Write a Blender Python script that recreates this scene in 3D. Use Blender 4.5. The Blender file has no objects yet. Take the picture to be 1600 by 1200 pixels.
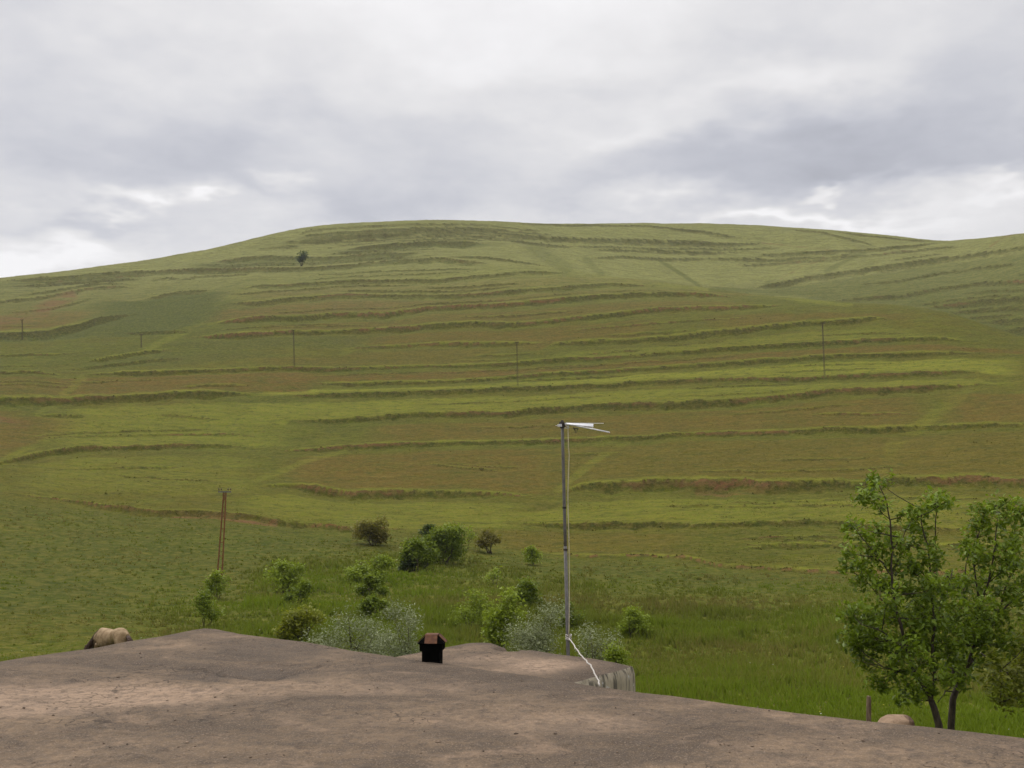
import bpy, math, random
import numpy as np
from mathutils import Vector, Matrix

random.seed(7)
rng = np.random.default_rng(7)
scene = bpy.context.scene
COL = scene.collection

# ------------------------------------------------------------------ camera geometry
F = 1570.0                       # focal length in pixels of a 1600-wide picture
PITCH = math.atan(190.0 / F)
CP, SP = math.cos(PITCH), math.sin(PITCH)
EYE = 8.0                        # eye height above datum


def ray(u, v):
    """pixel -> (azimuth, tangent of elevation)"""
    u = np.asarray(u, float); v = np.asarray(v, float)
    x = (u - 800) / F; yc = (600 - v) / F
    y = CP - SP * yc; z = SP + CP * yc
    h = np.hypot(x, y)
    return np.arctan2(x, y), z / h


def at_height(u, v, zrel):
    """point where the pixel's ray meets the level zrel below/above the eye"""
    th, te = ray(u, v)
    r = zrel / te
    return Vector((float(r * math.sin(th)), float(r * math.cos(th)), EYE + zrel))


def at_depth(u, v, d):
    """point at forward distance d (world y)"""
    th, te = ray(u, v)
    r = d / math.cos(float(th))
    return Vector((float(r * math.sin(th)), float(d), float(EYE + r * te)))


def project(x, y, z):
    zz = z - EYE
    f = CP * y + SP * zz
    up = -SP * y + CP * zz
    return 800 + F * x / f, 600 - F * up / f


# ------------------------------------------------------------------ noise
_perm = rng.permutation(256)
_val = rng.random(256) * 2 - 1


def vnoise(x, y, seed=0):
    x = np.asarray(x, float) + seed * 17.31; y = np.asarray(y, float) - seed * 9.77
    xi = np.floor(x).astype(np.int64); yi = np.floor(y).astype(np.int64)
    fx = x - xi; fy = y - yi
    fx = fx * fx * (3 - 2 * fx); fy = fy * fy * (3 - 2 * fy)

    def h(a, b):
        return _val[_perm[(_perm[a & 255] + b) & 255]]
    return ((h(xi, yi) * (1 - fx) + h(xi + 1, yi) * fx) * (1 - fy)
            + (h(xi, yi + 1) * (1 - fx) + h(xi + 1, yi + 1) * fx) * fy)


def fbm(x, y, seed=0, oct=4):
    t = 0; a = 1; s = 0
    for k in range(oct):
        t = t + a * vnoise(x * 2 ** k, y * 2 ** k, seed + k); s += a; a *= 0.5
    return t / s


def sstep(a, b, x):
    t = np.clip((x - a) / (b - a), 0, 1)
    return t * t * (3 - 2 * t)


# ------------------------------------------------------------------ object helpers
def link(o, parent=None):
    COL.objects.link(o)
    if parent is not None:
        o.parent = parent
    return o


def tag(o, label=None, cat=None, group=None, kind=None):
    if label: o['label'] = label
    if cat: o['category'] = cat
    if group: o['group'] = group
    if kind: o['kind'] = kind
    return o


def empty(name, loc, rz=0.0):
    o = bpy.data.objects.new(name, None)
    o.location = loc; o.rotation_euler = (0, 0, rz); o.empty_display_size = 0.2
    return link(o)


def mesh_np(name, verts, quads, mat=None, parent=None, attrs=None, smooth=False, tris=None):
    verts = np.asarray(verts, np.float32)
    me = bpy.data.meshes.new(name)
    loops = []; starts = []; tot = 0
    nq = 0 if quads is None else len(quads); nt = 0 if tris is None else len(tris)
    me.vertices.add(len(verts)); me.vertices.foreach_set('co', verts.ravel())
    idx = np.concatenate([np.asarray(a, np.int32).ravel() for a in (quads, tris) if a is not None and len(a)])
    st = np.concatenate([np.arange(nq) * 4, nq * 4 + np.arange(nt) * 3]).astype(np.int32)
    me.loops.add(len(idx)); me.loops.foreach_set('vertex_index', idx)
    me.polygons.add(nq + nt); me.polygons.foreach_set('loop_start', st)
    if smooth:
        me.polygons.foreach_set('use_smooth', np.ones(nq + nt, bool))
    me.update(calc_edges=True)
    for an, (typ, data) in (attrs or {}).items():
        a = me.attributes.new(an, typ, 'POINT')
        a.data.foreach_set('color' if typ == 'FLOAT_COLOR' else 'value', np.asarray(data, np.float32).ravel())
    if mat: me.materials.append(mat)
    o = bpy.data.objects.new(name, me)
    return link(o, parent)


class MB:
    """collects tubes and prisms, links them as ONE mesh object"""
    def __init__(s): s.v = []; s.f = []

    def tube(s, pts, rad, n=8, cap=True):
        pts = [Vector(p) for p in pts]
        if not isinstance(rad, (list, tuple)): rad = [rad] * len(pts)
        base = len(s.v); up = None
        for i, p in enumerate(pts):
            d = (pts[min(i + 1, len(pts) - 1)] - pts[max(i - 1, 0)]).normalized()
            if up is None:
                up = d.orthogonal().normalized()
            a = (up - d * up.dot(d)).normalized(); up = a; b = d.cross(a)
            for k in range(n):
                t = 2 * math.pi * k / n
                s.v.append(p + (a * math.cos(t) + b * math.sin(t)) * rad[i])
        for i in range(len(pts) - 1):
            for k in range(n):
                k2 = (k + 1) % n
                s.f.append((base + i * n + k, base + i * n + k2, base + (i + 1) * n + k2, base + (i + 1) * n + k))
        if cap:
            s.f.append(tuple(base + k for k in reversed(range(n))))
            e = base + (len(pts) - 1) * n
            s.f.append(tuple(e + k for k in range(n)))
        return s

    def bar(s, p, q, w, h=None, up=(0, 0, 1)):
        p, q = Vector(p), Vector(q); h = h or w
        d = (q - p).normalized(); u = Vector(up)
        if abs(d.dot(u)) > 0.95: u = Vector((1, 0, 0))
        a = d.cross(u).normalized(); b = a.cross(d)
        base = len(s.v)
        for c in (p, q):
            for sa, sb in ((-1, -1), (1, -1), (1, 1), (-1, 1)):
                s.v.append(c + a * sa * w / 2 + b * sb * h / 2)
        B = base
        s.f += [(B, B + 3, B + 2, B + 1), (B + 4, B + 5, B + 6, B + 7), (B, B + 1, B + 5, B + 4), (B + 1, B + 2, B + 6, B + 5), (B + 2, B + 3, B + 7, B + 6), (B + 3, B, B + 4, B + 7)]
        return s

    def poly(s, pts, faces):
        b = len(s.v); s.v += [Vector(p) for p in pts]; s.f += [tuple(b + i for i in f) for f in faces]; return s

    def build(s, name, mat, parent=None, smooth=False, bevel=0):
        me = bpy.data.meshes.new(name)
        me.from_pydata([tuple(v) for v in s.v], [], s.f)
        me.materials.append(mat)
        if smooth:
            for p in me.polygons: p.use_smooth = len(p.vertices) == 4
        me.update()
        o = bpy.data.objects.new(name, me)
        if bevel:
            m = o.modifiers.new('bevel', 'BEVEL'); m.width = bevel; m.segments = 2
        return link(o, parent)


# ------------------------------------------------------------------ node helper
class G:
    def __init__(s, name):
        s.m = bpy.data.materials.new(name); s.m.use_nodes = True
        s.t = s.m.node_tree; s.t.nodes.clear()
        s.out = s.t.nodes.new('ShaderNodeOutputMaterial')
        s.pos = s.t.nodes.new('ShaderNodeNewGeometry').outputs['Position']

    def n(s, typ, **kw):
        nd = s.t.nodes.new(typ)
        for k, v in kw.items(): setattr(nd, k, v)
        return nd

    def put(s, sock, v):
        if v is None: return
        if isinstance(v, bpy.types.NodeSocket): s.t.links.new(v, sock)
        elif isinstance(v, (tuple, list)) and len(v) == 3 and sock.type == 'RGBA': sock.default_value = (*v, 1)
        else: sock.default_value = v

    def noise(s, scale, detail=3, rough=0.55, vec=None, dist=0.0, stretch=None):
        nd = s.n('ShaderNodeTexNoise')
        v = vec or s.pos
        if stretch:
            mp = s.n('ShaderNodeMapping'); s.put(mp.inputs['Vector'], v); mp.inputs['Scale'].default_value = stretch; v = mp.outputs[0]
        s.put(nd.inputs['Vector'], v)
        nd.inputs['Scale'].default_value = scale; nd.inputs['Detail'].default_value = detail
        nd.inputs['Roughness'].default_value = rough; nd.inputs['Distortion'].default_value = dist
        return nd.outputs['Fac']

    def mix(s, fac, a, b, mode='MIX'):
        nd = s.n('ShaderNodeMix', data_type='RGBA', blend_type=mode)
        s.put(nd.inputs[0], fac); s.put(nd.inputs[6], a); s.put(nd.inputs[7], b)
        return nd.outputs[2]

    def rng(s, x, a, b, lo=0.0, hi=1.0):
        nd = s.n('ShaderNodeMapRange', interpolation_type='SMOOTHSTEP')
        s.put(nd.inputs[0], x)
        for i, v in zip((1, 2, 3, 4), (a, b, lo, hi)): nd.inputs[i].default_value = v
        return nd.outputs[0]

    def math(s, op, a, b=None):
        nd = s.n('ShaderNodeMath', operation=op); s.put(nd.inputs[0], a); s.put(nd.inputs[1], b); return nd.outputs[0]

    def attr(s, name):
        return s.n('ShaderNodeAttribute', attribute_name=name)

    def bsdf(s, color, rough=0.9, bump=None, bstr=0.5, bdist=0.05, spec=0.2, metal=0.0):
        p = s.n('ShaderNodeBsdfPrincipled')
        s.put(p.inputs['Base Color'], color); s.put(p.inputs['Roughness'], rough)
        p.inputs['Specular IOR Level'].default_value = spec; p.inputs['Metallic'].default_value = metal
        if bump is not None:
            b = s.n('ShaderNodeBump'); b.inputs['Strength'].default_value = bstr; b.inputs['Distance'].default_value = bdist
            s.put(b.inputs['Height'], bump); s.t.links.new(b.outputs[0], p.inputs['Normal'])
        s.t.links.new(p.outputs[0], s.out.inputs['Surface'])
        return s.m


# ------------------------------------------------------------------ materials
def mat_foliage(name, c1, c2, rough=0.5, trans=0.42, spec=0.3):
    g = G(name)
    t = g.attr('tint').outputs['Fac']
    col = g.mix(t, c1, c2)
    p = g.n('ShaderNodeBsdfPrincipled'); g.put(p.inputs['Base Color'], col)
    p.inputs['Roughness'].default_value = rough; p.inputs['Specular IOR Level'].default_value = spec
    tr = g.n('ShaderNodeBsdfTranslucent')
    g.put(tr.inputs['Color'], g.mix(0.35, col, (0.22, 0.28, 0.02)))
    m = g.n('ShaderNodeMixShader'); m.inputs[0].default_value = trans
    g.t.links.new(p.outputs[0], m.inputs[1]); g.t.links.new(tr.outputs[0], m.inputs[2])
    g.t.links.new(m.outputs[0], g.out.inputs['Surface'])
    return g.m


def mat_plain(name, c1, c2, scale=6.0, rough=0.8, metal=0.0, spec=0.3, bstr=0.3, bdist=0.01, detail=4, stretch=None):
    g = G(name)
    n = g.noise(scale, detail, 0.6, stretch=stretch)
    return g.bsdf(g.mix(g.rng(n, 0.35, 0.65), c1, c2), rough, n, bstr, bdist, spec, metal)


M = {}
M['bark'] = mat_plain('bark', (0.028, 0.021, 0.015), (0.068, 0.050, 0.034), 14, 0.9, stretch=(1, 1, 0.25))
M['twig'] = mat_plain('twig_bark', (0.05, 0.04, 0.025), (0.09, 0.07, 0.045), 10, 0.9)
M['rust'] = mat_plain('rusty_steel', (0.13, 0.050, 0.016), (0.21, 0.09, 0.03), 9, 0.8)
M['rust_cap'] = mat_plain('rusty_sheet', (0.075, 0.026, 0.010), (0.125, 0.050, 0.019), 16, 0.75)
M['soot'] = mat_plain('sooty_black_sheet', (0.0015, 0.0015, 0.0015), (0.004, 0.0035, 0.003), 20, 0.95, spec=0.02)
M['steel'] = mat_plain('weathered_grey_pipe', (0.105, 0.098, 0.092), (0.150, 0.141, 0.133), 25, 0.6, 0.0, stretch=(1, 1, 0.5))
M['white'] = mat_plain('white_aluminium', (0.62, 0.62, 0.64), (0.78, 0.78, 0.8), 12, 0.4, 0.0)
M['dark'] = mat_plain('dark_fitting', (0.02, 0.018, 0.016), (0.05, 0.04, 0.035), 20, 0.7)
M['cable'] = mat_plain('cream_cable', (0.42, 0.37, 0.24), (0.52, 0.46, 0.32), 10, 0.6)
M['rope'] = mat_plain('pale_cable_sheath', (0.42, 0.38, 0.34), (0.52, 0.48, 0.43), 20, 0.7)
M['old_wood'] = mat_plain('old_wood', (0.12, 0.08, 0.05), (0.24, 0.17, 0.11), 16, 0.9, stretch=(1, 1, 0.15))
M['far_wood'] = mat_plain('dark_timber', (0.05, 0.035, 0.022), (0.08, 0.06, 0.035), 2, 0.9)
M['ceramic'] = mat_plain('insulator_ceramic', (0.06, 0.03, 0.02), (0.09, 0.05, 0.03), 10, 0.3)


def mat_terrain():
    g = G('hill_grass_and_soil')
    a1 = g.n('ShaderNodeSeparateColor'); g.t.links.new(g.attr('ground_kind').outputs['Color'], a1.inputs[0])
    a2 = g.n('ShaderNodeSeparateColor'); g.t.links.new(g.attr('field_kind').outputs['Color'], a2.inputs[0])
    bank, soil, brown = a1.outputs
    pale, lush, dark = a2.outputs
    sz_ = g.n('ShaderNodeSeparateXYZ'); g.t.links.new(g.pos, sz_.inputs[0]); hz_ = sz_.outputs[2]
    big = g.noise(0.02, 4, 0.6)
    mid = g.noise(0.14, 5, 0.65)
    fine = g.noise(1.1, 4, 0.7)
    grit = g.noise(3.2, 3, 0.75)
    row = g.noise(0.8, 5, 0.65, stretch=(0.10, 0.55, 1.0))
    blotch = g.noise(0.45, 4, 0.7)
    # short crop over soil
    base = g.mix(g.rng(big, 0.35, 0.65), (0.066, 0.080, 0.006), (0.090, 0.084, 0.007))
    base = g.mix(g.rng(mid, 0.40, 0.68, 0, 0.6), base, (0.106, 0.124, 0.011))
    bmask = g.math('MULTIPLY', brown, g.rng(g.math('ADD', mid, g.math('MULTIPLY', blotch, 0.7)), 0.60, 0.98, 0.25, 1.0))
    base = g.mix(bmask, base, (0.118, 0.070, 0.013))
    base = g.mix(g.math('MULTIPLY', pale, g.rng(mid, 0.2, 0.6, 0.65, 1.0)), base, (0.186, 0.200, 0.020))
    base = g.mix(g.rng(hz_, 60.0, 130.0, 0.0, 0.72), base, g.mix(g.rng(row, 0.35, 0.65), (0.195, 0.200, 0.074), (0.262, 0.268, 0.100)))  # paler and greyer with height: part of the haze painted in
    base = g.mix(g.math('MULTIPLY', dark, 0.95), base, g.mix(g.rng(fine, 0.3, 0.7), (0.040, 0.060, 0.010), (0.062, 0.084, 0.013)))
    base = g.mix(g.math('MULTIPLY', lush, g.rng(mid, 0.3, 0.6, 0.75, 1.0)), base, g.mix(g.rng(fine, 0.35, 0.65), (0.074, 0.104, 0.009), (0.104, 0.136, 0.013)))
    # growth in drifts along the contour
    base = g.mix(g.rng(row, 0.36, 0.60, 0.60, 0.0), base, g.mix(0.55, base, (0.045, 0.055, 0.014)))
    base = g.mix(g.rng(row, 0.56, 0.72, 0.0, 0.34), base, (0.165, 0.140, 0.028))
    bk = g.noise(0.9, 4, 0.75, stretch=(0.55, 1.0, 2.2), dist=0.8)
    base = g.mix(g.math('MULTIPLY', bank, 0.96), base, g.mix(g.rng(bk, 0.34, 0.66), (0.020, 0.019, 0.006), (0.068, 0.070, 0.013)))  # rough bank grass, with the bank's shade painted into the colour
    base = g.mix(g.math('MULTIPLY', soil, g.rng(bk, 0.30, 0.54, 0.35, 1.0)), base, g.mix(g.rng(grit, 0.3, 0.7), (0.110, 0.048, 0.021), (0.195, 0.095, 0.045)))
    # tufts, clods and stubble: real small-scale colour breaks
    base = g.mix(g.rng(fine, 0.38, 0.64, 0.0, 0.60), base, g.mix(0.5, base, (0.22, 0.165, 0.045)))
    base = g.mix(g.rng(g.noise(0.75, 4, 0.8, stretch=(0.6, 1, 1)), 0.52, 0.63, 0.0, 0.65), base, (0.050, 0.062, 0.010))
    base = g.mix(g.rng(grit, 0.52, 0.70, 0.0, 0.55), base, (0.045, 0.042, 0.013))
    base = g.mix(g.rng(grit, 0.30, 0.44, 0.40, 0.0), base, (0.24, 0.20, 0.075))
    h = g.math('ADD', g.math('MULTIPLY', fine, 0.7), g.math('MULTIPLY', grit, 0.25))
    return g.bsdf(base, 0.95, h, 1.0, 0.5, 0.03)


def mat_roof(name, patch=None, pale=0.3):
    g = G(name)
    at = g.n('ShaderNodeSeparateColor'); g.t.links.new(g.attr('wear').outputs['Color'], at.inputs[0])
    sand, damp, crack = at.outputs
    big = g.noise(0.55, 5, 0.6, dist=0.6, stretch=(0.8, 1.3, 1))
    mid = g.noise(2.6, 5, 0.65, dist=0.3)
    fine = g.noise(14, 4, 0.7)
    grit = g.noise(70, 3, 0.75)
    c = g.mix(g.rng(big, 0.36, 0.62), (0.102, 0.074, 0.050), (0.224, 0.156, 0.098))
    c = g.mix(g.rng(mid, 0.44, 0.70, 0, 0.75), c, (0.092, 0.069, 0.049))
    c = g.mix(g.rng(g.noise(1.1, 5, 0.7, dist=0.8), 0.52, 0.70, 0, 0.6), c, (0.290, 0.200, 0.132))
    c = g.mix(g.math('MULTIPLY', sand, g.rng(mid, 0.25, 0.6, 0.6, 1.0)), c, (0.350, 0.245, 0.165))
    c = g.mix(g.math('MULTIPLY', damp, 0.85), c, (0.078, 0.060, 0.045))
    c = g.mix(crack, c, (0.05, 0.04, 0.032))
    c = g.mix(g.rng(fine, 0.34, 0.62, 0.45, 0.0), c, (0.075, 0.062, 0.052))
    c = g.mix(g.rng(g.noise(5.5, 4, 0.75, dist=0.5), 0.52, 0.64, 0, 0.5), c, (0.078, 0.058, 0.045))
    c = g.mix(g.rng(grit, 0.53, 0.70, 0, 0.7), c, (0.36, 0.27, 0.20))
    c = g.mix(g.rng(grit, 0.30, 0.42, 0.55, 0.0), c, (0.05, 0.042, 0.036))
    vo = g.n('ShaderNodeTexVoronoi', feature='DISTANCE_TO_EDGE'); vo.inputs['Scale'].default_value = 5.5
    wv = g.n('ShaderNodeVectorMath', operation='ADD'); nd = g.n('ShaderNodeTexNoise'); nd.inputs['Scale'].default_value = 4.0; nd.inputs['Detail'].default_value = 4
    g.t.links.new(g.pos, nd.inputs['Vector']); sc_ = g.n('ShaderNodeVectorMath', operation='SCALE'); g.t.links.new(nd.outputs['Color'], sc_.inputs[0]); sc_.inputs['Scale'].default_value = 0.28
    g.t.links.new(g.pos, wv.inputs[0]); g.t.links.new(sc_.outputs[0], wv.inputs[1]); g.t.links.new(wv.outputs[0], vo.inputs['Vector'])
    ck_ = g.math('MULTIPLY', g.rng(vo.outputs['Distance'], 0.012, 0.05, 1.0, 0.0), g.rng(g.noise(0.9, 4, 0.65), 0.53, 0.64, 0.0, 0.75))
    c = g.mix(ck_, c, (0.045, 0.034, 0.026))
    h = g.math('ADD', g.math('ADD', g.math('MULTIPLY', mid, 1.6), g.math('MULTIPLY', fine, 0.5)), g.math('MULTIPLY', grit, 0.13))
    return g.bsdf(c, 0.93, h, 0.8, 0.05, 0.15)


def mat_stained_wall():
    g = G('streaked_plaster')
    st = g.noise(3.2, 4, 0.65, stretch=(3.2, 3.2, 0.10))
    st2 = g.noise(9, 3, 0.6, stretch=(2.4, 2.4, 0.12))
    bl = g.noise(4, 4, 0.6)
    c = g.mix(g.rng(bl, 0.3, 0.7), (0.26, 0.222, 0.160), (0.37, 0.320, 0.240))
    c = g.mix(g.rng(st, 0.50, 0.60, 0, 0.75), c, (0.055, 0.05, 0.042))
    c = g.mix(g.rng(st2, 0.54, 0.66, 0, 0.7), c, (0.07, 0.06, 0.05))
    c = g.mix(g.rng(g.noise(6, 3, 0.6), 0.62, 0.7), c, (0.40, 0.38, 0.35))
    return g.bsdf(c, 0.95, g.math('ADD', bl, g.math('MULTIPLY', st2, 0.4)), 0.5, 0.03, 0.1)


M['terrain'] = mat_terrain()
M['roof'] = mat_roof('earth_plaster_roof')
M['wall'] = mat_stained_wall()

# ------------------------------------------------------------------ TERRAIN
FOOT = [(-600, 740, 175), (0, 778, 152), (125, 790, 149), (300, 803, 143), (400, 810, 138), (550, 828, 132), (650, 834, 130),
        (870, 866, 118), (1075, 876, 112), (1200, 889, 108), (1400, 895, 106), (1600, 898, 106), (2200, 890, 110)]
SKY = [(-700, 476), (-200, 447), (0, 432), (100, 422), (180, 412), (250, 402), (330, 388), (400, 371), (440, 361), (470, 355), (510, 350), (560, 347),
       (640, 344), (700, 343), (780, 345), (850, 349), (960, 348), (1070, 348), (1140, 349), (1200, 352), (1260, 356), (1320, 361),
       (1400, 368), (1450, 374), (1475, 377), (1505, 374), (1560, 368), (1600, 364), (1700, 354), (2000, 335), (2300, 330)]
SKYR = ([-700, 0, 400, 640, 850, 960, 1200, 1400, 1475, 1600, 2300], [590, 570, 590, 600, 640, 680, 715, 720, 690, 630, 600])
LEVELS = [
    ('z', [(0, -6.2, 3.0)]),
    ('z', [(0, -6.6, 14.0)]),
    ('z', [(0, -6.8, 28.0)]),
    ('z', [(0, -6.9, 60.0), (500, -7.4, 60.0), (1000, -7.3, 60.0), (1600, -7.0, 58.0)]),
    ('v', FOOT),
    ('v', [(-600, 700, 235), (0, 700, 217), (400, 700, 212), (800, 700, 204), (1200, 700, 195), (1600, 700, 190), (2200, 700, 190)]),
    ('v', [(-600, 610, 285), (0, 600, 277), (400, 600, 270), (800, 600, 265), (1200, 600, 256), (1600, 610, 245), (2200, 640, 240)]),
    ('v', [(-600, 520, 430), (0, 495, 425), (200, 480, 425), (300, 470, 420), (400, 446, 425), (600, 440, 425), (800, 422, 422), (870, 419, 428), (930, 431, 422), (1000, 437, 415),
           (1100, 450, 400), (1200, 463, 385), (1300, 470, 375), (1400, 477, 362), (1450, 483, 352), (1500, 495, 345), (1550, 512, 338),
           (1600, 528, 330), (1800, 575, 310), (2200, 600, 300)]),
    ('v', [(-600, 505, 480), (0, 470, 480), (200, 455, 475), (400, 425, 470), (640, 403, 475), (800, 400, 472), (870, 412, 474), (930, 428, 474), (1000, 440, 470), (1100, 456, 460),
           (1200, 473, 450), (1300, 483, 445), (1400, 494, 437), (1500, 515, 422), (1600, 552, 402), (1800, 600, 395), (2200, 640, 390)]),
    ('v', [(-600, 490, 530), (0, 452, 510), (200, 432, 515), (400, 400, 525), (640, 376, 530), (800, 376, 545), (1000, 402, 560), (1100, 418, 560), (1200, 428, 560), (1300, 425, 550),
           (1400, 430, 530), (1500, 445, 505), (1600, 455, 478), (2200, 480, 460)]),
    ('sky', SKY),
]
FRONT_TOP = 7     # index of the spur level; past it lies the back hill

# columns and rows of the polar sheet
dense = np.arange(-32.0, 32.0001, 0.056)
coarse_r = np.concatenate([np.arange(32.3, 45, 0.5), np.arange(46, 180.1, 3.0)])
TH = np.radians(np.concatenate([-coarse_r[::-1], dense, coarse_r]))
TH[0] = -math.pi; TH[-1] = math.pi
v_r = [(905, 82), (866, 118), (834, 135), (800, 148), (750, 180), (700, 208), (650, 235), (600, 266), (550, 300), (500, 345), (450, 400), (420, 440), (400, 475), (375, 530), (345, 610)]
vv = np.linspace(905, 345, 640)
rows_hill = np.interp(-vv, [-a for a, b in v_r], [b for a, b in v_r])
rows = np.concatenate([np.geomspace(3.0, 26, 30)[:-1], 1 / np.linspace(1 / 26, 1 / 82, 190)[:-1], rows_hill[:-1], np.linspace(610, 770, 110)[:-1], np.geomspace(770, 1700, 26)])
NT, NR = len(TH), len(rows)
AMP = np.clip((np.degrees(np.abs(TH)) - 60) / 70, 0, 1); AMP = AMP * AMP * (3 - 2 * AMP)   # behind the village the land stays low

KR, KZ = [], []
for kind, pts in LEVELS:
    us = np.array([p[0] for p in pts], float)
    if kind == 'z':
        th, _ = ray(us, np.full(len(us), 850.0))
        r = np.interp(TH, th, [p[2] for p in pts]); z = np.interp(TH, th, [p[1] for p in pts])
    elif kind == 'v':
        th, te = ray(us, [p[1] for p in pts])
        r = np.interp(TH, th, [p[2] for p in pts]); z = r * np.interp(TH, th, te)
    else:
        us = np.linspace(-700, 2300, 400)
        v = np.interp(us, [p[0] for p in pts], [p[1] for p in pts])
        k = np.ones(5) / 5
        vs = np.convolve(np.pad(v, 2, 'edge'), k, 'valid')
        th, te = ray(us, vs)
        rr = np.interp(us, *SKYR)
        r = np.interp(TH, th, rr); z = r * np.interp(TH, th, te)
    KR.append(r); KZ.append(z * (1 - AMP) + (-6.5) * AMP)
KR.append(KR[-1] + 90); KZ.append(KZ[-1] - 5)
KR.append(np.full(NT, 1200.0)); KZ.append(KZ[-1] * 0.75)
KR.append(np.full(NT, 1750.0)); KZ.append(KZ[-1] * 0.6)
KR = np.array(KR); KZ = np.array(KZ)
# smooth the knots a little across azimuth so that the folds are rounded
def smooth_az(a, k):
    w = np.hanning(k + 2)[1:-1]; w /= w.sum()
    return np.convolve(np.pad(a, k // 2, 'edge'), w, 'valid')
for i in range(4, 10):
    KR[i] = smooth_az(KR[i], 41); KZ[i] = smooth_az(KZ[i], 41)


def pchip_cols(X, Y, xq):
    """monotone cubic through the knots of every column; X,Y (K,N); xq (R,) -> (N,R)"""
    h = np.diff(X, axis=0); d = np.diff(Y, axis=0) / h
    m = np.zeros_like(Y)
    w1 = 2 * h[1:] + h[:-1]; w2 = h[1:] + 2 * h[:-1]
    with np.errstate(divide='ignore', invalid='ignore'):
        mm = (w1 + w2) / (w1 / d[:-1] + w2 / d[1:])
    m[1:-1] = np.where(d[:-1] * d[1:] > 0, mm, 0); m[0] = d[0]; m[-1] = d[-1]
    out = np.zeros((X.shape[1], len(xq))); q = xq[None, :]
    for k in range(X.shape[0] - 1):
        x0 = X[k][:, None]; hh = h[k][:, None]; t = (q - x0) / hh
        sel = (t >= 0) & (t < 1) if k else (t < 1)
        if k == X.shape[0] - 2: sel = t >= 0
        t = np.clip(t, 0, 1); t2 = t * t; t3 = t2 * t
        val = ((2 * t3 - 3 * t2 + 1) * Y[k][:, None] + (t3 - 2 * t2 + t) * hh * m[k][:, None]
               + (-2 * t3 + 3 * t2) * Y[k + 1][:, None] + (t3 - t2) * hh * m[k + 1][:, None])
        out = np.where(sel, val, out)
    return out


Z = pchip_cols(KR, KZ, rows)                      # relative to the eye
_want = KZ[10] / KR[10]
for _ in range(3):                                # the rounded brow must not stand higher than the summit line
    got = np.max(np.where(rows[None, :] > KR[8][:, None], Z / rows[None, :], -9), axis=1)
    KZ[10:] += ((_want - 0.0006 - got) * KR[10] * (1 - AMP))[None, :]
    Z = pchip_cols(KR, KZ, rows)
RR = np.broadcast_to(rows[None, :], Z.shape)
X = RR * np.sin(TH)[:, None]; Y = RR * np.cos(TH)[:, None]
E = Z / RR
j_spur = np.searchsorted(rows, 1)                 # placeholder
SPUR_R = KR[FRONT_TOP]; DIP_R = KR[FRONT_TOP + 1]

# every terrace edge: (polyline of its brow in the photograph, bank height, bare soil, layer)
T = {}
def L(name, pts, t=8, soil=0.4, back=False): T[name] = (pts, t, soil, back)
L('t1', [(460, 369), (482, 359), (550, 354), (650, 349.5), (750, 350.5), (800, 356), (850, 362)], 4, 0.1)
L('t2', [(455, 371), (500, 365), (575, 361), (650, 357), (750, 357.5), (800, 365), (862, 371), (950, 374), (1050, 377.5), (1125, 380), (1200, 379)], 6, 0.1)
L('t3', [(437, 377.5), (500, 374.5), (575, 370), (650, 366), (725, 365), (800, 374), (832, 380), (905, 385)], 6, 0.15)
L('t3b', [(400, 388), (430, 384), (470, 381)], 4, 0.0)
L('t4', [(535, 390), (600, 382), (675, 377), (762, 379)], 10, 0.1)
L('t5', [(325, 410), (400, 402), (425, 400), (487, 402), (550, 399), (600, 395), (662, 395)], 9, 0.3)
L('t6', [(0, 438), (75, 434), (137, 429), (212, 423), (300, 420), (400, 419), (475, 419), (550, 413), (625, 405), (687, 402), (740, 408), (770, 413)], 9, 0.2)
L('t6b', [(690, 402), (760, 401), (800, 406), (832, 411), (864, 418)], 6, 0.3)
L('t7', [(275, 440), (312, 431), (350, 428), (400, 427)], 4, 0.1)
L('t7b', [(365, 452), (400, 446), (475, 443), (550, 438), (675, 438), (750, 431), (800, 426.5), (850, 425), (889, 426)], 7, 0.25)
L('t8', [(345, 476), (400, 472), (462, 466), (550, 460), (625, 461), (700, 460), (800, 453), (875, 448), (950, 443), (1025, 446)], 7, 0.5)
L('t9', [(320, 506), (400, 495), (475, 493), (530, 490), (600, 491), (640, 484), (665, 479), (725, 477), (800, 473), (875, 467), (950, 461), (1025, 457), (1112, 459), (1155, 464)], 11, 0.75)
L('t10', [(295, 526), (400, 520), (475, 519), (575, 516), (650, 510), (725, 506), (800, 504), (862, 499), (925, 494), (1000, 485), (1075, 480), (1150, 479), (1200, 476.5), (1230, 477)], 11, 0.75)
L('t11', [(530, 552), (555, 543), (612, 541), (650, 538), (725, 536), (800, 535), (862, 536)], 7, 0.6)
L('t12', [(843, 549), (867, 537), (925, 534), (1000, 529), (1075, 524), (1150, 516), (1200, 509), (1275, 502), (1325, 499), (1375, 496), (1402, 502)], 13, 0.3)
L('t13', [(120, 587), (175, 582), (275, 579), (350, 578), (400, 575), (462, 574), (525, 575), (575, 574), (650, 571), (725, 569), (800, 566), (900, 560), (1000, 554), (1075, 549), (1150, 544), (1200, 539), (1287, 535), (1350, 530), (1425, 528), (1475, 528), (1528, 535)], 8, 0.45)
L('t14', [(478, 602), (490, 598), (550, 598), (625, 596), (725, 593), (800, 588), (875, 583), (950, 578), (1025, 574), (1125, 568), (1200, 563), (1287, 558), (1375, 554), (1450, 550), (1500, 549), (1542, 552)], 8, 0.6)
L('t15l', [(-80, 624), (0, 623), (87, 623), (175, 620), (225, 616), (275, 613), (350, 611), (415, 615)], 14, 0.5)
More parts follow.
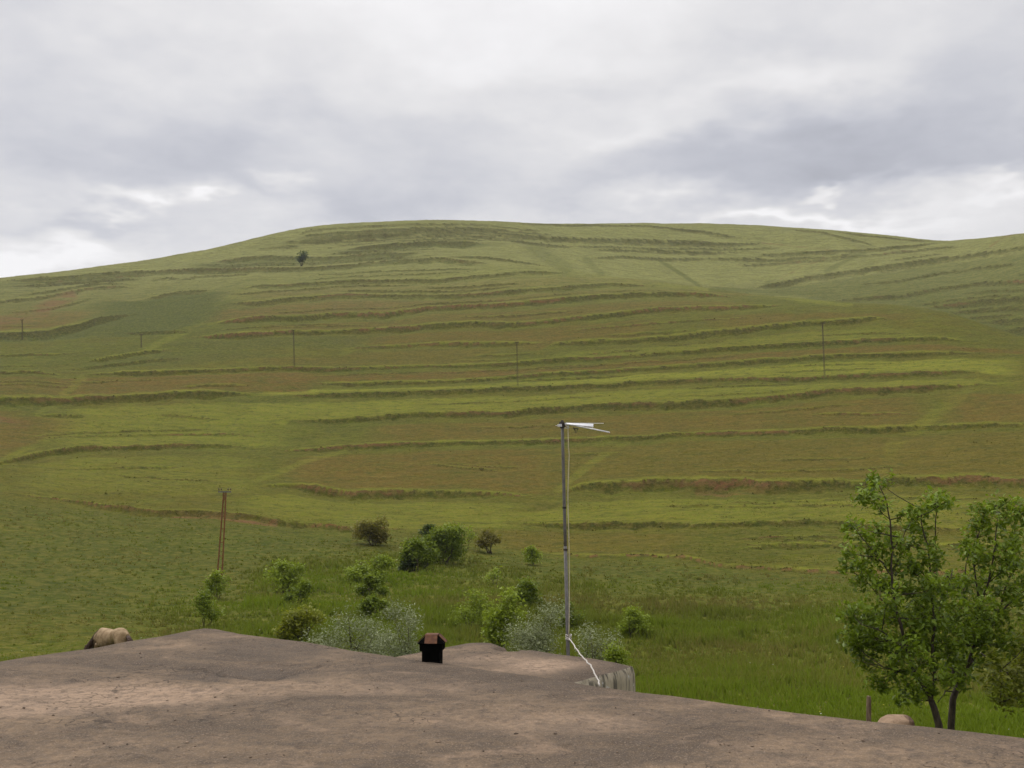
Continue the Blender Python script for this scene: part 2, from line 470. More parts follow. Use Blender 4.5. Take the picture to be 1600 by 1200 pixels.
L('t15', [(430, 617), (487, 615), (550, 614), (600, 613), (650, 611), (725, 609), (800, 606), (875, 603), (950, 599), (1025, 595), (1125, 591), (1200, 589), (1275, 588), (1350, 585), (1450, 581), (1525, 580), (1552, 585)], 11, 0.55)
L('t16', [(445, 666), (457, 656), (512, 654), (550, 653), (600, 649), (700, 646), (800, 643), (875, 635), (950, 631), (1025, 629), (1125, 624), (1200, 618), (1300, 610), (1375, 608), (1450, 603), (1525, 599), (1560, 600)], 13, 0.55)
L('t17l', [(60, 648), (90, 647), (137, 651)], 6, 0.5)
L('t18', [(-60, 735), (0, 722), (37, 714), (75, 706), (125, 700), (175, 698), (250, 696), (362, 695), (400, 699)], 13, 0.4)
L('t17', [(420, 700), (500, 699), (575, 695), (625, 694), (690, 691), (737, 691), (800, 689), (875, 686), (950, 684), (1012, 683), (1050, 679), (1125, 677), (1200, 674), (1300, 671), (1350, 670), (1400, 668), (1450, 666), (1500, 663), (1550, 661), (1640, 659), (1700, 658)], 11, 0.7)
L('t19', [(385, 762), (400, 758), (450, 756), (500, 761), (550, 766), (600, 766), (675, 766), (725, 769), (800, 773), (850, 777)], 16, 0.75)
L('t19b', [(838, 778), (900, 761), (942, 758), (970, 754), (1025, 753), (1100, 753), (1150, 754), (1200, 756), (1275, 755), (1312, 753), (1360, 755), (1387, 749), (1437, 749), (1487, 748), (1525, 746), (1582, 749), (1700, 748)], 22, 0.9)
L('t20', [(770, 820), (800, 819), (875, 820), (950, 820), (1050, 819), (1125, 820), (1200, 818), (1300, 816), (1400, 822), (1500, 826), (1640, 828)], 13, 0.15)
L('t20b', [(1130, 858), (1200, 850), (1300, 846), (1400, 848), (1600, 852)], 7, 0.1)
L('t21', [(0, 771), (60, 775), (125, 784), (150, 787), (200, 793), (250, 798), (300, 798), (325, 799), (400, 806), (450, 818), (500, 820), (550, 825), (610, 826), (660, 828)], 13, 1.0)
L('t22', [(800, 862), (867, 864), (950, 868), (1012, 868), (1075, 873), (1125, 881), (1200, 888), (1300, 891), (1400, 893), (1620, 893)], 9, 0.8)
L('l2', [(0, 449), (75, 443), (137, 436), (175, 434), (228, 436)], 6, 0.1)
L('l3', [(-60, 474), (0, 470), (50, 465), (87, 459), (112, 454), (137, 449), (175, 446), (214, 449)], 6, 0.4)
L('l4', [(-80, 527), (0, 521), (75, 518), (125, 507), (150, 498), (175, 493), (222, 489)], 12, 0.2)
L('l5', [(233, 438), (262, 434), (284, 437)], 5, 0.4)
L('l6', [(222, 468), (275, 456), (337, 453)], 6, 0.1)
L('l8', [(128, 567), (175, 558), (225, 549), (270, 545)], 10, 0.1)
L('l9', [(-60, 583), (0, 581), (50, 581), (102, 587)], 7, 0.4)
L('r1', [(1170, 450), (1200, 443), (1287, 429), (1375, 416), (1450, 406), (1525, 396), (1600, 385), (1700, 372)], 9, 0.1, True)
L('r2', [(1293, 469.5), (1350, 464), (1412, 460), (1450, 454), (1500, 446), (1537, 440), (1600, 438), (1700, 434)], 5, 0.8, True)
L('r3', [(1440, 481), (1500, 473), (1550, 466), (1600, 463), (1700, 458)], 8, 0.5, True)
L('r4', [(1508, 495), (1545, 493), (1592, 489)], 5, 0.3, True)
L('r5', [(1530, 502), (1600, 496), (1680, 490)], 6, 0.2, True)
L('r6', [(1562, 514), (1600, 510), (1660, 506)], 6, 0.3, True)
L('b1', [(918, 403), (975, 400), (1050, 403.5), (1125, 404), (1200, 404), (1287, 400), (1340, 396)], 5, 0.2, True)
L('b2', [(800, 349), (900, 351), (1012, 352), (1100, 361), (1165, 372)], 4, 0.1, True)
L('b2b', [(1175, 398), (1200, 397), (1275, 393), (1350, 389), (1387, 386), (1430, 382), (1475, 378)], 5, 0.3, True)
L('b3', [(1225, 357), (1287, 363), (1350, 378), (1378, 388)], 4, 0.1, True)
L('b4', [(1300, 361), (1350, 367), (1412, 373), (1470, 378)], 4, 0.1, True)

_chain = [('t1', 't2'), ('t2', 't3'), ('t3', 't4'), ('t4', 't5'), ('t5', 't6'), ('t6', 't7b'), ('t7b', 't8'), ('t8', 't9'), ('t9', 't10'), ('t10', 't12'), ('t11', 't13'), ('t12', 't13'), ('t13', 't14'), ('t14', 't15'), ('t15', 't16'), ('t16', 't17'),
          ('t17', 't19'), ('t17', 't19b'), ('t19b', 't20'), ('t20', 't22'), ('t15l', 't18'), ('t13', 't15l'), ('t18', 't21'), ('l2', 'l3'), ('l3', 'l4'), ('l4', 'l9'), ('l9', 't15l'), ('t6', 'l2'), ('l6', 'l8'), ('l8', 't13'), ('r1', 'r2'), ('r2', 'r3'), ('r3', 'r4'), ('b2', 'b1'), ('t2', 'b1'), ('b2b', 'r1')]
_rs = np.random.default_rng(21)
for a_n, b_n in _chain:
    pa_, pb_ = sorted(T[a_n][0]), sorted(T[b_n][0])
    u0, u1 = max(pa_[0][0], pb_[0][0]) - 30, min(pa_[-1][0], pb_[-1][0]) + 30
    if u1 - u0 < 60: continue
    for k in range(3 if u1 - u0 > 500 else 2):
        f = _rs.uniform(0.30, 0.85); ln = min(u1 - u0, _rs.uniform(90, 380)); ua = _rs.uniform(u0, u1 - ln); uu = np.linspace(ua, ua + ln, 9)
        va = np.interp(uu, [p[0] for p in pa_], [p[1] for p in pa_]); vb = np.interp(uu, [p[0] for p in pb_], [p[1] for p in pb_])
        f2 = f + _rs.uniform(-0.12, 0.12)
        vv_ = va + (vb - va) * np.linspace(f, f2, 9)
        L('x_%s_%s_%d' % (a_n, b_n, k), list(zip(uu, vv_)), _rs.uniform(2.2, 4.6), _rs.choice([0.0, 0.1, 0.5]), T[a_n][3] and T[b_n][3])
DZ = np.zeros_like(Z)
brow_highlight = np.zeros_like(Z)  # edge highlight above each brow, painted in as a strip of paler grass
bank = np.zeros_like(Z); soil = np.zeros_like(Z)
ncol = np.arange(NT)
LINE_R = {}
for li, (name, (pts, t, so, back)) in enumerate(T.items()):
    pts = sorted(pts)
    us = np.linspace(pts[0][0], pts[-1][0], max(8, int((pts[-1][0] - pts[0][0]) / 6)))
    vs = np.interp(us, [p[0] for p in pts], [p[1] for p in pts])
    vs = vs + (t * 0.10) * vnoise(us / 34.0, us * 0 + li, 3) + 0.04 * t * vnoise(us / 9.0, us * 0 + li, 5) + 0.06 * t
    th, te = ray(us, vs)
    cols = np.where((TH >= th[0]) & (TH <= th[-1]))[0]
    tc = np.interp(TH[cols], th, te)
    rk = np.full(len(cols), np.nan)
    for a, c in enumerate(cols):
        j0 = np.searchsorted(rows, DIP_R[c] if back else 60.0)
        jj = np.argmax(E[c, j0:] >= tc[a]) + j0
        if jj > j0:
            e0, e1 = E[c, jj - 1], E[c, jj]
            rk[a] = rows[jj - 1] + (rows[jj] - rows[jj - 1]) * (tc[a] - e0) / max(e1 - e0, 1e-9)
    ok = ~np.isnan(rk)
    # a brow is one continuous line: drop columns where it jumps to another layer
    med = np.nanmedian(rk); ok &= np.abs(rk - med) < (150 if len(cols) > 400 else 110)
    cols = cols[ok]; rk = rk[ok]
    if len(cols) < 6: continue
    s_ = (TH[cols] - th[0]) / (th[-1] - th[0])
    length = (th[-1] - th[0]) * np.nanmean(rk)
    endw = min(0.25, 14.0 / max(length, 1))
    tap = sstep(0, endw, s_) * sstep(0, endw, 1 - s_)
    xs = TH[cols] * 300
    hb = (0.60 if np.nanmean(rk) > 380 else 0.62) * t * rk / F * tap * (0.95 + 0.30 * vnoise(xs / 24, xs * 0 + li * 3.1, 11) + 0.16 * vnoise(xs / 2.0, xs * 0 + li, 12))
    hb = np.clip(hb, 0, None)
    LINE_R[name] = (cols, rk)
    Lr = 4.5 * t * np.nanmean(rk) / F + 6
    w = np.maximum((2.6 if np.nanmean(rk) > 380 else 0.85) * np.maximum(hb, 0.05), 0.9 * np.interp(rk, rows[:-1], np.diff(rows)))
    lo = np.searchsorted(rows, rk.min() - Lr * 1.6 - 6); hi = np.searchsorted(rows, rk.max() + Lr * 1.6 + 6)
    d = rows[None, lo:hi] - rk[:, None]
    xx = X[cols][:, lo:hi]; yy = Y[cols][:, lo:hi]
    d = d + 0.14 * w[:, None] * fbm(xx / 1.6 + d * 0.2, yy / 5.0, li + 20, 3) * (hb[:, None] > 0)
    a_, b_ = 0.34, 0.66
    W = w[:, None]; H = hb[:, None]
    up = a_ * np.clip(1 - d / Lr, 0, 1) ** 1.6
    W2 = 1.9 * W                           # steep at the brow, running out gently at the toe
    face = a_ - (a_ + b_) * (1 - (1 + d / W2) ** 2)
    down = -b_ * np.clip(1 + (d + W2) / Lr, 0, 1) ** 1.6
    DZ[cols[:, None], np.arange(lo, hi)[None, :]] += H * np.where(d >= 0, up, np.where(d > -W2, face, down))
    jag = fbm(xx / 2.6 + d * 0.55, d / 2.5 + xx * 0.06, li + 45, 3)
    skew = xx - 2.2 * d + 1.2 * jag
    ridge = 1 - 2 * np.abs(vnoise(skew / 4.2, yy / 60.0, li + 47)) - 0.8 * np.abs(vnoise(skew / 1.7, yy / 60.0, li + 48))
    strong = np.clip(0.62 + 0.75 * fbm(xx / 30.0, xx * 0 + li * 2.3, li + 49, 3), 0.40, 1)
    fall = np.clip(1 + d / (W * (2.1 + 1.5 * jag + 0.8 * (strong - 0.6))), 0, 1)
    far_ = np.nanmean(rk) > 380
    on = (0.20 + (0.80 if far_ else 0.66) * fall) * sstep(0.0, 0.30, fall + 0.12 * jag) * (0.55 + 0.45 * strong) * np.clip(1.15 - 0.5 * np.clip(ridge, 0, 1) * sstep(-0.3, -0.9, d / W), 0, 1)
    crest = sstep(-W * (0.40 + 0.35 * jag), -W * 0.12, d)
    on = np.maximum(on, 0.98 * crest) * sstep(0.06 * W, -0.03 * W, d) * np.clip(tap * 3, 0, 1)[:, None]  # bank mask: its grass plus painted shade, darkest under the brow
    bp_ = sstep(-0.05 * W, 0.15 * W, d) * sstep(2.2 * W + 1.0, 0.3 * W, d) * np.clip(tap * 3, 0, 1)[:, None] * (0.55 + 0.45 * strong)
    sub = brow_highlight[cols[:, None], np.arange(lo, hi)[None, :]]
    brow_highlight[cols[:, None], np.arange(lo, hi)[None, :]] = np.maximum(sub, bp_ * min(1.0, t / 7))
    rugged = fbm(xx / 1.1 + d * 0.5, d / 1.2 + xx * 0.2, li + 40, 3)
    zone = sstep(-W * 3.2, -W * 0.7, d) * sstep(0.0, -0.25 * W, d)
    DZ[cols[:, None], np.arange(lo, hi)[None, :]] += H * (on * 0.28 * rugged + zone * 0.26 * ridge)
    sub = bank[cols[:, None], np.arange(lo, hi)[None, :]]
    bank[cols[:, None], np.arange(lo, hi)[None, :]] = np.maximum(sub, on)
    deep = 0.22 + 0.26 * so + 0.40 * jag
    brow = sstep(-W * (deep + 0.18), -W * deep, d) * sstep(0.08 * W, -0.04 * W, d)
    patch = sstep(0.82 - so * 0.60, 1.05 - so * 0.60, 0.5 + 0.85 * fbm(xx / 18.0, xx * 0 + li * 1.7, li + 60, 4)) * np.clip(so * 1.4, 0, 1)
    sub = soil[cols[:, None], np.arange(lo, hi)[None, :]]
    soil[cols[:, None], np.arange(lo, hi)[None, :]] = np.maximum(sub, brow * patch * np.clip(tap * 3, 0, 1)[:, None])

# gentle relief
hillm = sstep(95, 170, RR)
DZ += hillm * (0.5 * fbm(X / 26, Y / 26, 80, 3)) + 0.20 * fbm(X / 3.2, Y / 3.2, 82, 4) * sstep(20, 60, RR)
DZ += sstep(24, 34, RR) * (1 - hillm) * 0.35 * fbm(X / 9, Y / 9, 84, 3)
ZB = Z.copy()
Z = Z + DZ
VIEW_FRONT = RR < (SPUR_R[:, None] + 4)

# which field is which, by where it lies on the hillside
U, V = project(X, np.maximum(Y, 1.0), ZB + EYE)
valid = Y > 5
nz = fbm(X / 22, Y / 22, 90, 4); nz2 = fbm(X / 7, Y / 7, 95, 3)
def band(top, bot, u0, u1, soft=3.0, fade=50):
    tv = np.interp(U, [p[0] for p in top], [p[1] for p in top]); bv = np.interp(U, [p[0] for p in bot], [p[1] for p in bot])
    vj = V + 1.5 * nz2
    return sstep(tv - soft * 0.3, tv + soft, vj) * sstep(bv + soft * 0.3, bv - soft, vj) * sstep(u0 - fade, u0 + fade * 0.4, U + 30 * nz) * sstep(u1 + fade, u1 - fade * 0.4, U + 30 * nz) * valid
def P(n): return sorted(T[n][0])
def sh(n, dv): return [(a, b + dv) for a, b in P(n)]
brown = np.zeros_like(Z); pale = np.zeros_like(Z); lush = np.zeros_like(Z); darkg = np.zeros_like(Z)
fr = VIEW_FRONT
for top, bot, u0, u1, s in [
    (sh('t7b', 7), P('t8'), 420, 1000, 0.75), (sh('t8', 7), P('t9'), 350, 720, 1.0), (sh('t8', 7), P('t9'), 720, 1150, 0.75),
    (sh('t9', 11), P('t10'), 440, 1180, 0.75), (sh('t10', 9), P('t11'), 560, 900, 0.75), (sh('t10', 12), P('t12'), 820, 1010, 0.7), (sh('t10', 12), P('t12'), 1130, 1400, 0.75),
    (sh('t11', 7), P('t13'), 420, 760, 0.5), (sh('t13', 8), P('t14'), 90, 1600, 1.0), (sh('t12', 9), P('t13'), 1200, 1300, 0.3),
    (sh('t13', 4), P('t15l'), 100, 470, 0.95), (sh('t16', 13), P('t17'), 600, 1420, 0.75), (sh('t17', 11), P('t19'), 480, 860, 0.8), (sh('t17', 11), P('t19b'), 860, 1400, 0.55),
    (sh('t17', 11), P('t19b'), 1400, 1700, 0.5), (sh('t16', 13), P('t17'), 1500, 1700, 0.8), (sh('t20', 11), P('t22'), 780, 1050, 0.5), (sh('l3', 4), P('l4'), -60, 120, 0.9), (sh('l5', 3), sh('l6', -1), 190, 270, 0.6),
    (sh('t7', 3), sh('t7b', 0), 330, 400, 0.4), (sh('l9', 5), P('t15l'), -60, 110, 0.7), (sh('t17l', 2), [(0, 712), (140, 668)], -60, 110, 0.8), (sh('t15l', 14), sh('t18', -4), -90, 30, 0.6)]:
    brown = np.maximum(brown, s * band(top, bot, u0, u1) * fr)
for top, bot, u0, u1, s in [
    (sh('t6', 8), P('t7b'), 400, 880, 0.95), (sh('t14', 8), P('t15'), 400, 1560, 1.0), (sh('t15', 10), P('t16'), 380, 1560, 0.7), (sh('t12', 12), P('t13'), 880, 1420, 0.45),
    (sh('t15l', 13), P('t18'), 110, 420, 0.55), (sh('t18', 15), [(0, 770), (800, 770)], 70, 380, 0.3), (sh('t19b', 24), P('t20'), 760, 1500, 0.55), (sh('t19', 14), P('t21'), 400, 800, 0.5),
    (sh('t3', 6), P('t5'), 440, 800, 0.3)]:
    pale = np.maximum(pale, s * band(top, bot, u0, u1) * fr)
pale = np.maximum(pale, 0.75 * sstep(470, 405, V + 8 * nz) * valid * (0.8 + 0.5 * nz))  # upper slopes painted brighter, standing in for haze and light there
pale = np.maximum(pale, 0.95 * brow_highlight); brown = brown * (1 - 0.8 * brow_highlight)  # the painted brow highlight joins the pale field colour
# diagonal worn tracks and headlands between the fields (paler grass), gullies (darker grass)
def stripe(pts, width, u_pad=0):
    out = np.zeros_like(Z)
    for (ua, va), (ub, vb) in zip(pts[:-1], pts[1:]):
        du, dv = ub - ua, vb - va; ll = du * du + dv * dv
        t_ = np.clip(((U - ua) * du + (V - va) * dv) / ll, 0, 1)
        dist = np.hypot(U - ua - t_ * du, V - va - t_ * dv)
        out = np.maximum(out, sstep(width, width * 0.35, dist + width * 0.25 * nz2))
    return out * valid
for pts, w_, s in [([(800, 398), (832, 411), (875, 424), (925, 431), (1000, 441), (1060, 448), (1200, 461), (1330, 478)], 5, 0.9),
                   ([(128, 592), (95, 622), (60, 645)], 9, 0.5), ([(375, 455), (330, 485), (295, 515), (230, 545)], 8, 0.6), ([(90, 690), (150, 655), (215, 628), (250, 618)], 8, 0.5),
                   ([(0, 722), (70, 690), (150, 648)], 7, 0.6), ([(375, 760), (470, 722), (540, 700)], 6, 0.5), ([(870, 770), (930, 720), (980, 690)], 8, 0.6), ([(1390, 700), (1470, 640), (1560, 570)], 14, 0.4),
                   ([(1380, 735), (1400, 690), (1425, 668)], 12, 0.4), ([(535, 552), (570, 535), (580, 520)], 8, 0.5)]:
    pale = np.maximum(pale, 0.8 * s * stripe(pts, w_) * sstep(-0.7, 0.2, nz2 + nz))
for pts, w_, s in [([(1032, 407), (1060, 425), (1092, 446)], 4, 0.6), ([(1570, 415), (1600, 398)], 6, 0.5), ([(1372, 462), (1420, 430), (1460, 408)], 6, 0.35), ([(1520, 440), (1560, 415), (1600, 400)], 6, 0.4), ([(1290, 425), (1330, 402), (1350, 395)], 5, 0.5),
                   ([(1572, 470), (1580, 420)], 3, 0.2), ([(830, 385), (860, 405), (885, 420)], 14, 0.35), ([(915, 405), (940, 428)], 7, 0.35), ([(1200, 447), (1280, 455), (1350, 450)], 12, 0.45), ([(1110, 452), (1200, 455), (1290, 462)], 6, 0.6)]:
    darkg = np.maximum(darkg, s * stripe(pts, w_))
for top, bot, u0, u1, s in [(sh('l6', 2), [(150, 530), (250, 522), (330, 500)], 170, 330, 0.9), (sh('l4', 0), [(0, 533), (125, 528), (175, 516), (230, 505)], -100, 180, 0.9),
                            (sh('t4', 0), sh('t4', 8), 535, 760, 0.6), (sh('t5', 0), [(300, 424), (400, 418), (480, 413), (650, 403)], 310, 620, 0.55), (sh('t10', 4), [(300, 548), (400, 548), (560, 545)], 300, 560, 0.55),
                            (sh('l8', 2), [(120, 577), (200, 576), (300, 570), (420, 560)], 140, 420, 0.5), (sh('t6', 2), sh('t6', 7), 0, 760, 0.5), ([(0, 438), (200, 425)], [(0, 452), (200, 440)], -60, 200, 0.4)]:
    darkg = np.maximum(darkg, s * band(top, bot, u0, u1))
darkg = np.maximum(darkg, 0.42 * band([(1150, 456), (1200, 452), (1287, 438), (1375, 424), (1450, 414), (1525, 404), (1600, 394), (1700, 380)], [(1150, 460), (1200, 463), (1300, 470), (1400, 477), (1450, 483), (1500, 495), (1550, 512), (1600, 528), (1700, 550)], 1180, 1750) * (RR > SPUR_R[:, None] + 4))  # shading of the right-hand hill, painted as darker green
pale = np.maximum(pale, 0.95 * band([(850, 352), (1000, 353), (1200, 360), (1400, 380)], [(850, 412), (900, 428), (1000, 437), (1100, 447), (1200, 440), (1400, 410)], 860, 1330) * (RR > SPUR_R[:, None] + 4))  # highlight painted over the bowl behind the spur
soilx = np.maximum(0.85 * stripe([(55, 488), (85, 472), (112, 462)], 14), np.maximum(0.6 * stripe([(0, 505), (40, 492), (70, 488)], 12), 0.7 * stripe([(1220, 436), (1255, 415), (1287, 402)], 1.6)))
soilx = np.maximum(soilx, 0.8 * stripe([(1547, 386), (1565, 373), (1582, 367)], 2.0))
soilx = np.maximum(soilx, 0.6 * stripe([(1190, 379), (1245, 385), (1300, 392)], 1.6))
soilx = np.maximum(soilx, 0.95 * stripe([(270, 804), (310, 801), (330, 804), (390, 811), (430, 817)], 6))
soilx = np.maximum(soilx, 0.7 * stripe([(0, 655), (20, 662), (40, 665)], 9))
soilx = np.maximum(soilx, 0.85 * stripe([(1090, 762), (1140, 766), (1190, 762)], 7))
soil = np.maximum(soil, soilx * sstep(-0.5, 0.4, nz2))
# the meadow on the valley floor
foot_v = np.interp(U, [p[0] for p in FOOT], [p[1] for p in FOOT])
mead = sstep(-4, 14, V - foot_v + 5 * nz2) * valid
lush_c = 0.85 * sstep(880, 1010, V + 30 * nz - 0.03 * np.maximum(U - 900, 0)) * sstep(120, 420, U + 60 * nz)
lush_c = np.maximum(lush_c, sstep(990, 1090, V + 30 * nz))
lush_c = np.maximum(lush_c, 0.55 * stripe([(420, 930), (560, 900), (700, 900), (860, 960)], 60))
lush = mead * np.clip(lush_c * 0.95 + 0.12, 0, 1)
meadow_dull = mead * (1 - lush_c)
darkg = np.maximum(darkg, meadow_dull * np.clip(0.60 + 0.5 * nz, 0, 1)); pale *= 1 - mead
brown = np.maximum(brown * (1 - mead), meadow_dull * 0.40 * sstep(0.0, 0.5, nz2 + nz))
near = (RR < 24)
lush = np.where(near, 0.8, lush)

verts = np.stack([X, Y, Z + EYE], -1).reshape(-1, 3)
ii = (np.arange(NT - 1)[:, None] * NR + np.arange(NR - 1)[None, :]).ravel()
quads = np.stack([ii, ii + 1, ii + NR + 1, ii + NR], -1)[:, ::-1]
one = np.ones(NT * NR)
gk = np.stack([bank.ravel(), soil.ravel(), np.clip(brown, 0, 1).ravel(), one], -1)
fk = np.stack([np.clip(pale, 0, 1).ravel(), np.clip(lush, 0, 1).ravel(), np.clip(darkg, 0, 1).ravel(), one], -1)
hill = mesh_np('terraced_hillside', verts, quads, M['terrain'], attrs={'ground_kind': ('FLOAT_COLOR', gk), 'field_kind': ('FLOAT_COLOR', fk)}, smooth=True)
tag(hill, kind='structure')


def ground_z(x, y):
    th = math.atan2(x, y); r = math.hypot(x, y)
    c = min(max(np.searchsorted(TH, th), 1), NT - 1); j = min(max(np.searchsorted(rows, r), 1), NR - 1)
    fc = (th - TH[c - 1]) / (TH[c] - TH[c - 1]); fj = (r - rows[j - 1]) / (rows[j] - rows[j - 1])
    z = (Z[c - 1, j - 1] * (1 - fc) + Z[c, j - 1] * fc) * (1 - fj) + (Z[c - 1, j] * (1 - fc) + Z[c, j] * fc) * fj
    return float(z + EYE)


def on_ground(u, v, rmin=24.0):
    """where the pixel's ray first meets the land"""
    th, te = ray(u, v); c = int(np.searchsorted(TH, th)); e = Z[c] / rows
    j0 = int(np.searchsorted(rows, rmin)); j = j0 + int(np.argmax(e[j0:] >= te))
    r = rows[j]; x, y = r * math.sin(th), r * math.cos(th)
    return Vector((float(x), float(y), ground_z(x, y)))


# ------------------------------------------------------------------ meadow grass (nobody could count it)
def grass():
    N = 95000
    u = rng.uniform(-0.56, 0.56, N)
    r = 1 / rng.uniform(1 / 150.0, 1 / 25.0, N)
    r = np.where(rng.random(N) < 0.45, np.sqrt(rng.uniform(40 ** 2, 150 ** 2, N)), r)
    x, y = r * np.sin(u), r * np.cos(u)
    c = np.clip(np.searchsorted(TH, u), 1, NT - 1); j = np.clip(np.searchsorted(rows, r), 1, NR - 1)
    z = Z[c, j] + EYE - 0.04
    lu = lush[c, j]; me = mead[c, j]; so_ = soil[c, j]
    keep = (rng.random(N) < (me - 0.35) * 1.6 * (0.05 + 0.95 * np.clip(lu * 1.5 - 0.06, 0, 1))) & (so_ < 0.3) & (rng.random(N) < 0.55 + 0.45 * sstep(-0.5, 0.3, fbm(x / 6, y / 6, 130, 3)))
    x, y, z, lu, r = x[keep], y[keep], z[keep], lu[keep], r[keep]
    n = len(x); B = 5
    hgt = (0.05 + 0.24 * lu + 0.10 * rng.random(n)) * (0.8 + 0.5 * sstep(-0.3, 0.5, fbm(x / 4, y / 4, 140, 2)))
    cl = fbm(x / 7, y / 7, 150, 3)
    bx = np.repeat(x, B) + rng.normal(0, 0.10, n * B); by = np.repeat(y, B) + rng.normal(0, 0.10, n * B); bz = np.repeat(z, B)
    weed = sstep(0.12, 0.4, fbm(x / 3.0, y / 3.0, 160, 3)) * (r > 55) * (x > 5) + 1.2 * sstep(-0.2, 0.3, fbm(x / 5, y / 5, 163, 3)) * (np.abs(x / y + 0.09) < 0.17) * (r > 48) * (r < 105)
    hgt = hgt * (1 + 0.9 * weed)
    h = np.repeat(hgt, B) * rng.uniform(0.6, 1.25, n * B)
    a = rng.uniform(0, 2 * math.pi, n * B); wd = (0.012 + 0.00055 * np.repeat(r, B)) * rng.uniform(0.8, 1.6, n * B)
    lean = rng.uniform(0.1, 0.7, n * B) * h; la = rng.uniform(0, 2 * math.pi, n * B)
    p0 = np.stack([bx - wd * np.cos(a), by - wd * np.sin(a), bz], -1); p1 = np.stack([bx + wd * np.cos(a), by + wd * np.sin(a), bz], -1)
    p2 = np.stack([bx + lean * np.cos(la), by + lean * np.sin(la), bz + h], -1)
    vs = np.stack([p0, p1, p2], 1).reshape(-1, 3)
    tint = np.clip(np.repeat(lu * 0.72 + 0.6 * cl + 0.6 * fbm(x / 19, y / 13, 157, 3) + 0.1 * weed + 0.25 * sstep(52, 30, r), B) + rng.normal(0, 0.10, n * B), 0, 1)
    dry = np.clip(np.repeat(0.30 - 1.1 * fbm(x / 12, y / 8, 155, 4) - 0.12 * lu - 0.25 * sstep(52, 30, r), B) + rng.normal(0, 0.25, n * B), 0, 1)
    g = G('meadow_blades')
    t = g.attr('tint').outputs['Fac']; dr = g.attr('dry').outputs['Fac']
    col = g.mix(t, (0.140, 0.158, 0.022), (0.160, 0.220, 0.014))
    col = g.mix(g.math('MULTIPLY', dr, 0.6), col, (0.25, 0.18, 0.065))
    p = g.n('ShaderNodeBsdfPrincipled'); g.put(p.inputs['Base Color'], col); p.inputs['Roughness'].default_value = 0.7; p.inputs['Specular IOR Level'].default_value = 0.1
    tr = g.n('ShaderNodeBsdfTranslucent'); g.put(tr.inputs['Color'], col)
    m = g.n('ShaderNodeMixShader'); m.inputs[0].default_value = 0.35
    g.t.links.new(p.outputs[0], m.inputs[1]); g.t.links.new(tr.outputs[0], m.inputs[2]); g.t.links.new(m.outputs[0], g.out.inputs['Surface'])
    o = mesh_np('meadow_grass', vs, None, g.m, tris=np.arange(len(vs)).reshape(-1, 3), attrs={'tint': ('FLOAT', np.repeat(tint, 3)), 'dry': ('FLOAT', np.repeat(dry, 3))})
    tag(o, 'tall green grass covering the valley floor behind the roof', 'grass', kind='stuff')


grass()


def flowers():
    n = 420
    u = rng.uniform(-0.5, 0.5, n); r = 1 / rng.uniform(1 / 110.0, 1 / 27.0, n); x, y = r * np.sin(u), r * np.cos(u)
    k = fbm(x / 8, y / 8, 170, 3) > 0.02; x, y, r, u = x[k], y[k], r[k], u[k]; n = len(x)
    c = np.clip(np.searchsorted(TH, u), 1, NT - 1); j = np.clip(np.searchsorted(rows, r), 1, NR - 1); z = Z[c, j] + EYE + rng.uniform(0.18, 0.36, n)
    s_ = rng.uniform(0.02, 0.045, n)
    o = np.array([[0, 0, 0.6], [1, 0, 0], [-.5, .87, 0], [-.5, -.87, 0]])
    v = np.stack([x, y, z], -1)[:, None] + o[None] * s_[:, None, None]
    tris = (np.arange(n)[:, None, None] * 4 + np.array([[0, 1, 2], [0, 2, 3], [0, 3, 1], [1, 3, 2]])[None]).reshape(-1, 3)
    g = G('petals'); o_ = mesh_np('wildflowers', v.reshape(-1, 3), None, g.bsdf(g.mix(g.attr('tint').outputs['Fac'], (0.62, 0.60, 0.50), (0.55, 0.48, 0.05)), 0.8), attrs={'tint': ('FLOAT', np.repeat((rng.random(n) < 0.5).astype(float), 4))}, tris=tris)
    tag(o_, 'tiny pale wildflowers dotted through the meadow grass', 'wildflowers', kind='stuff')


flowers()


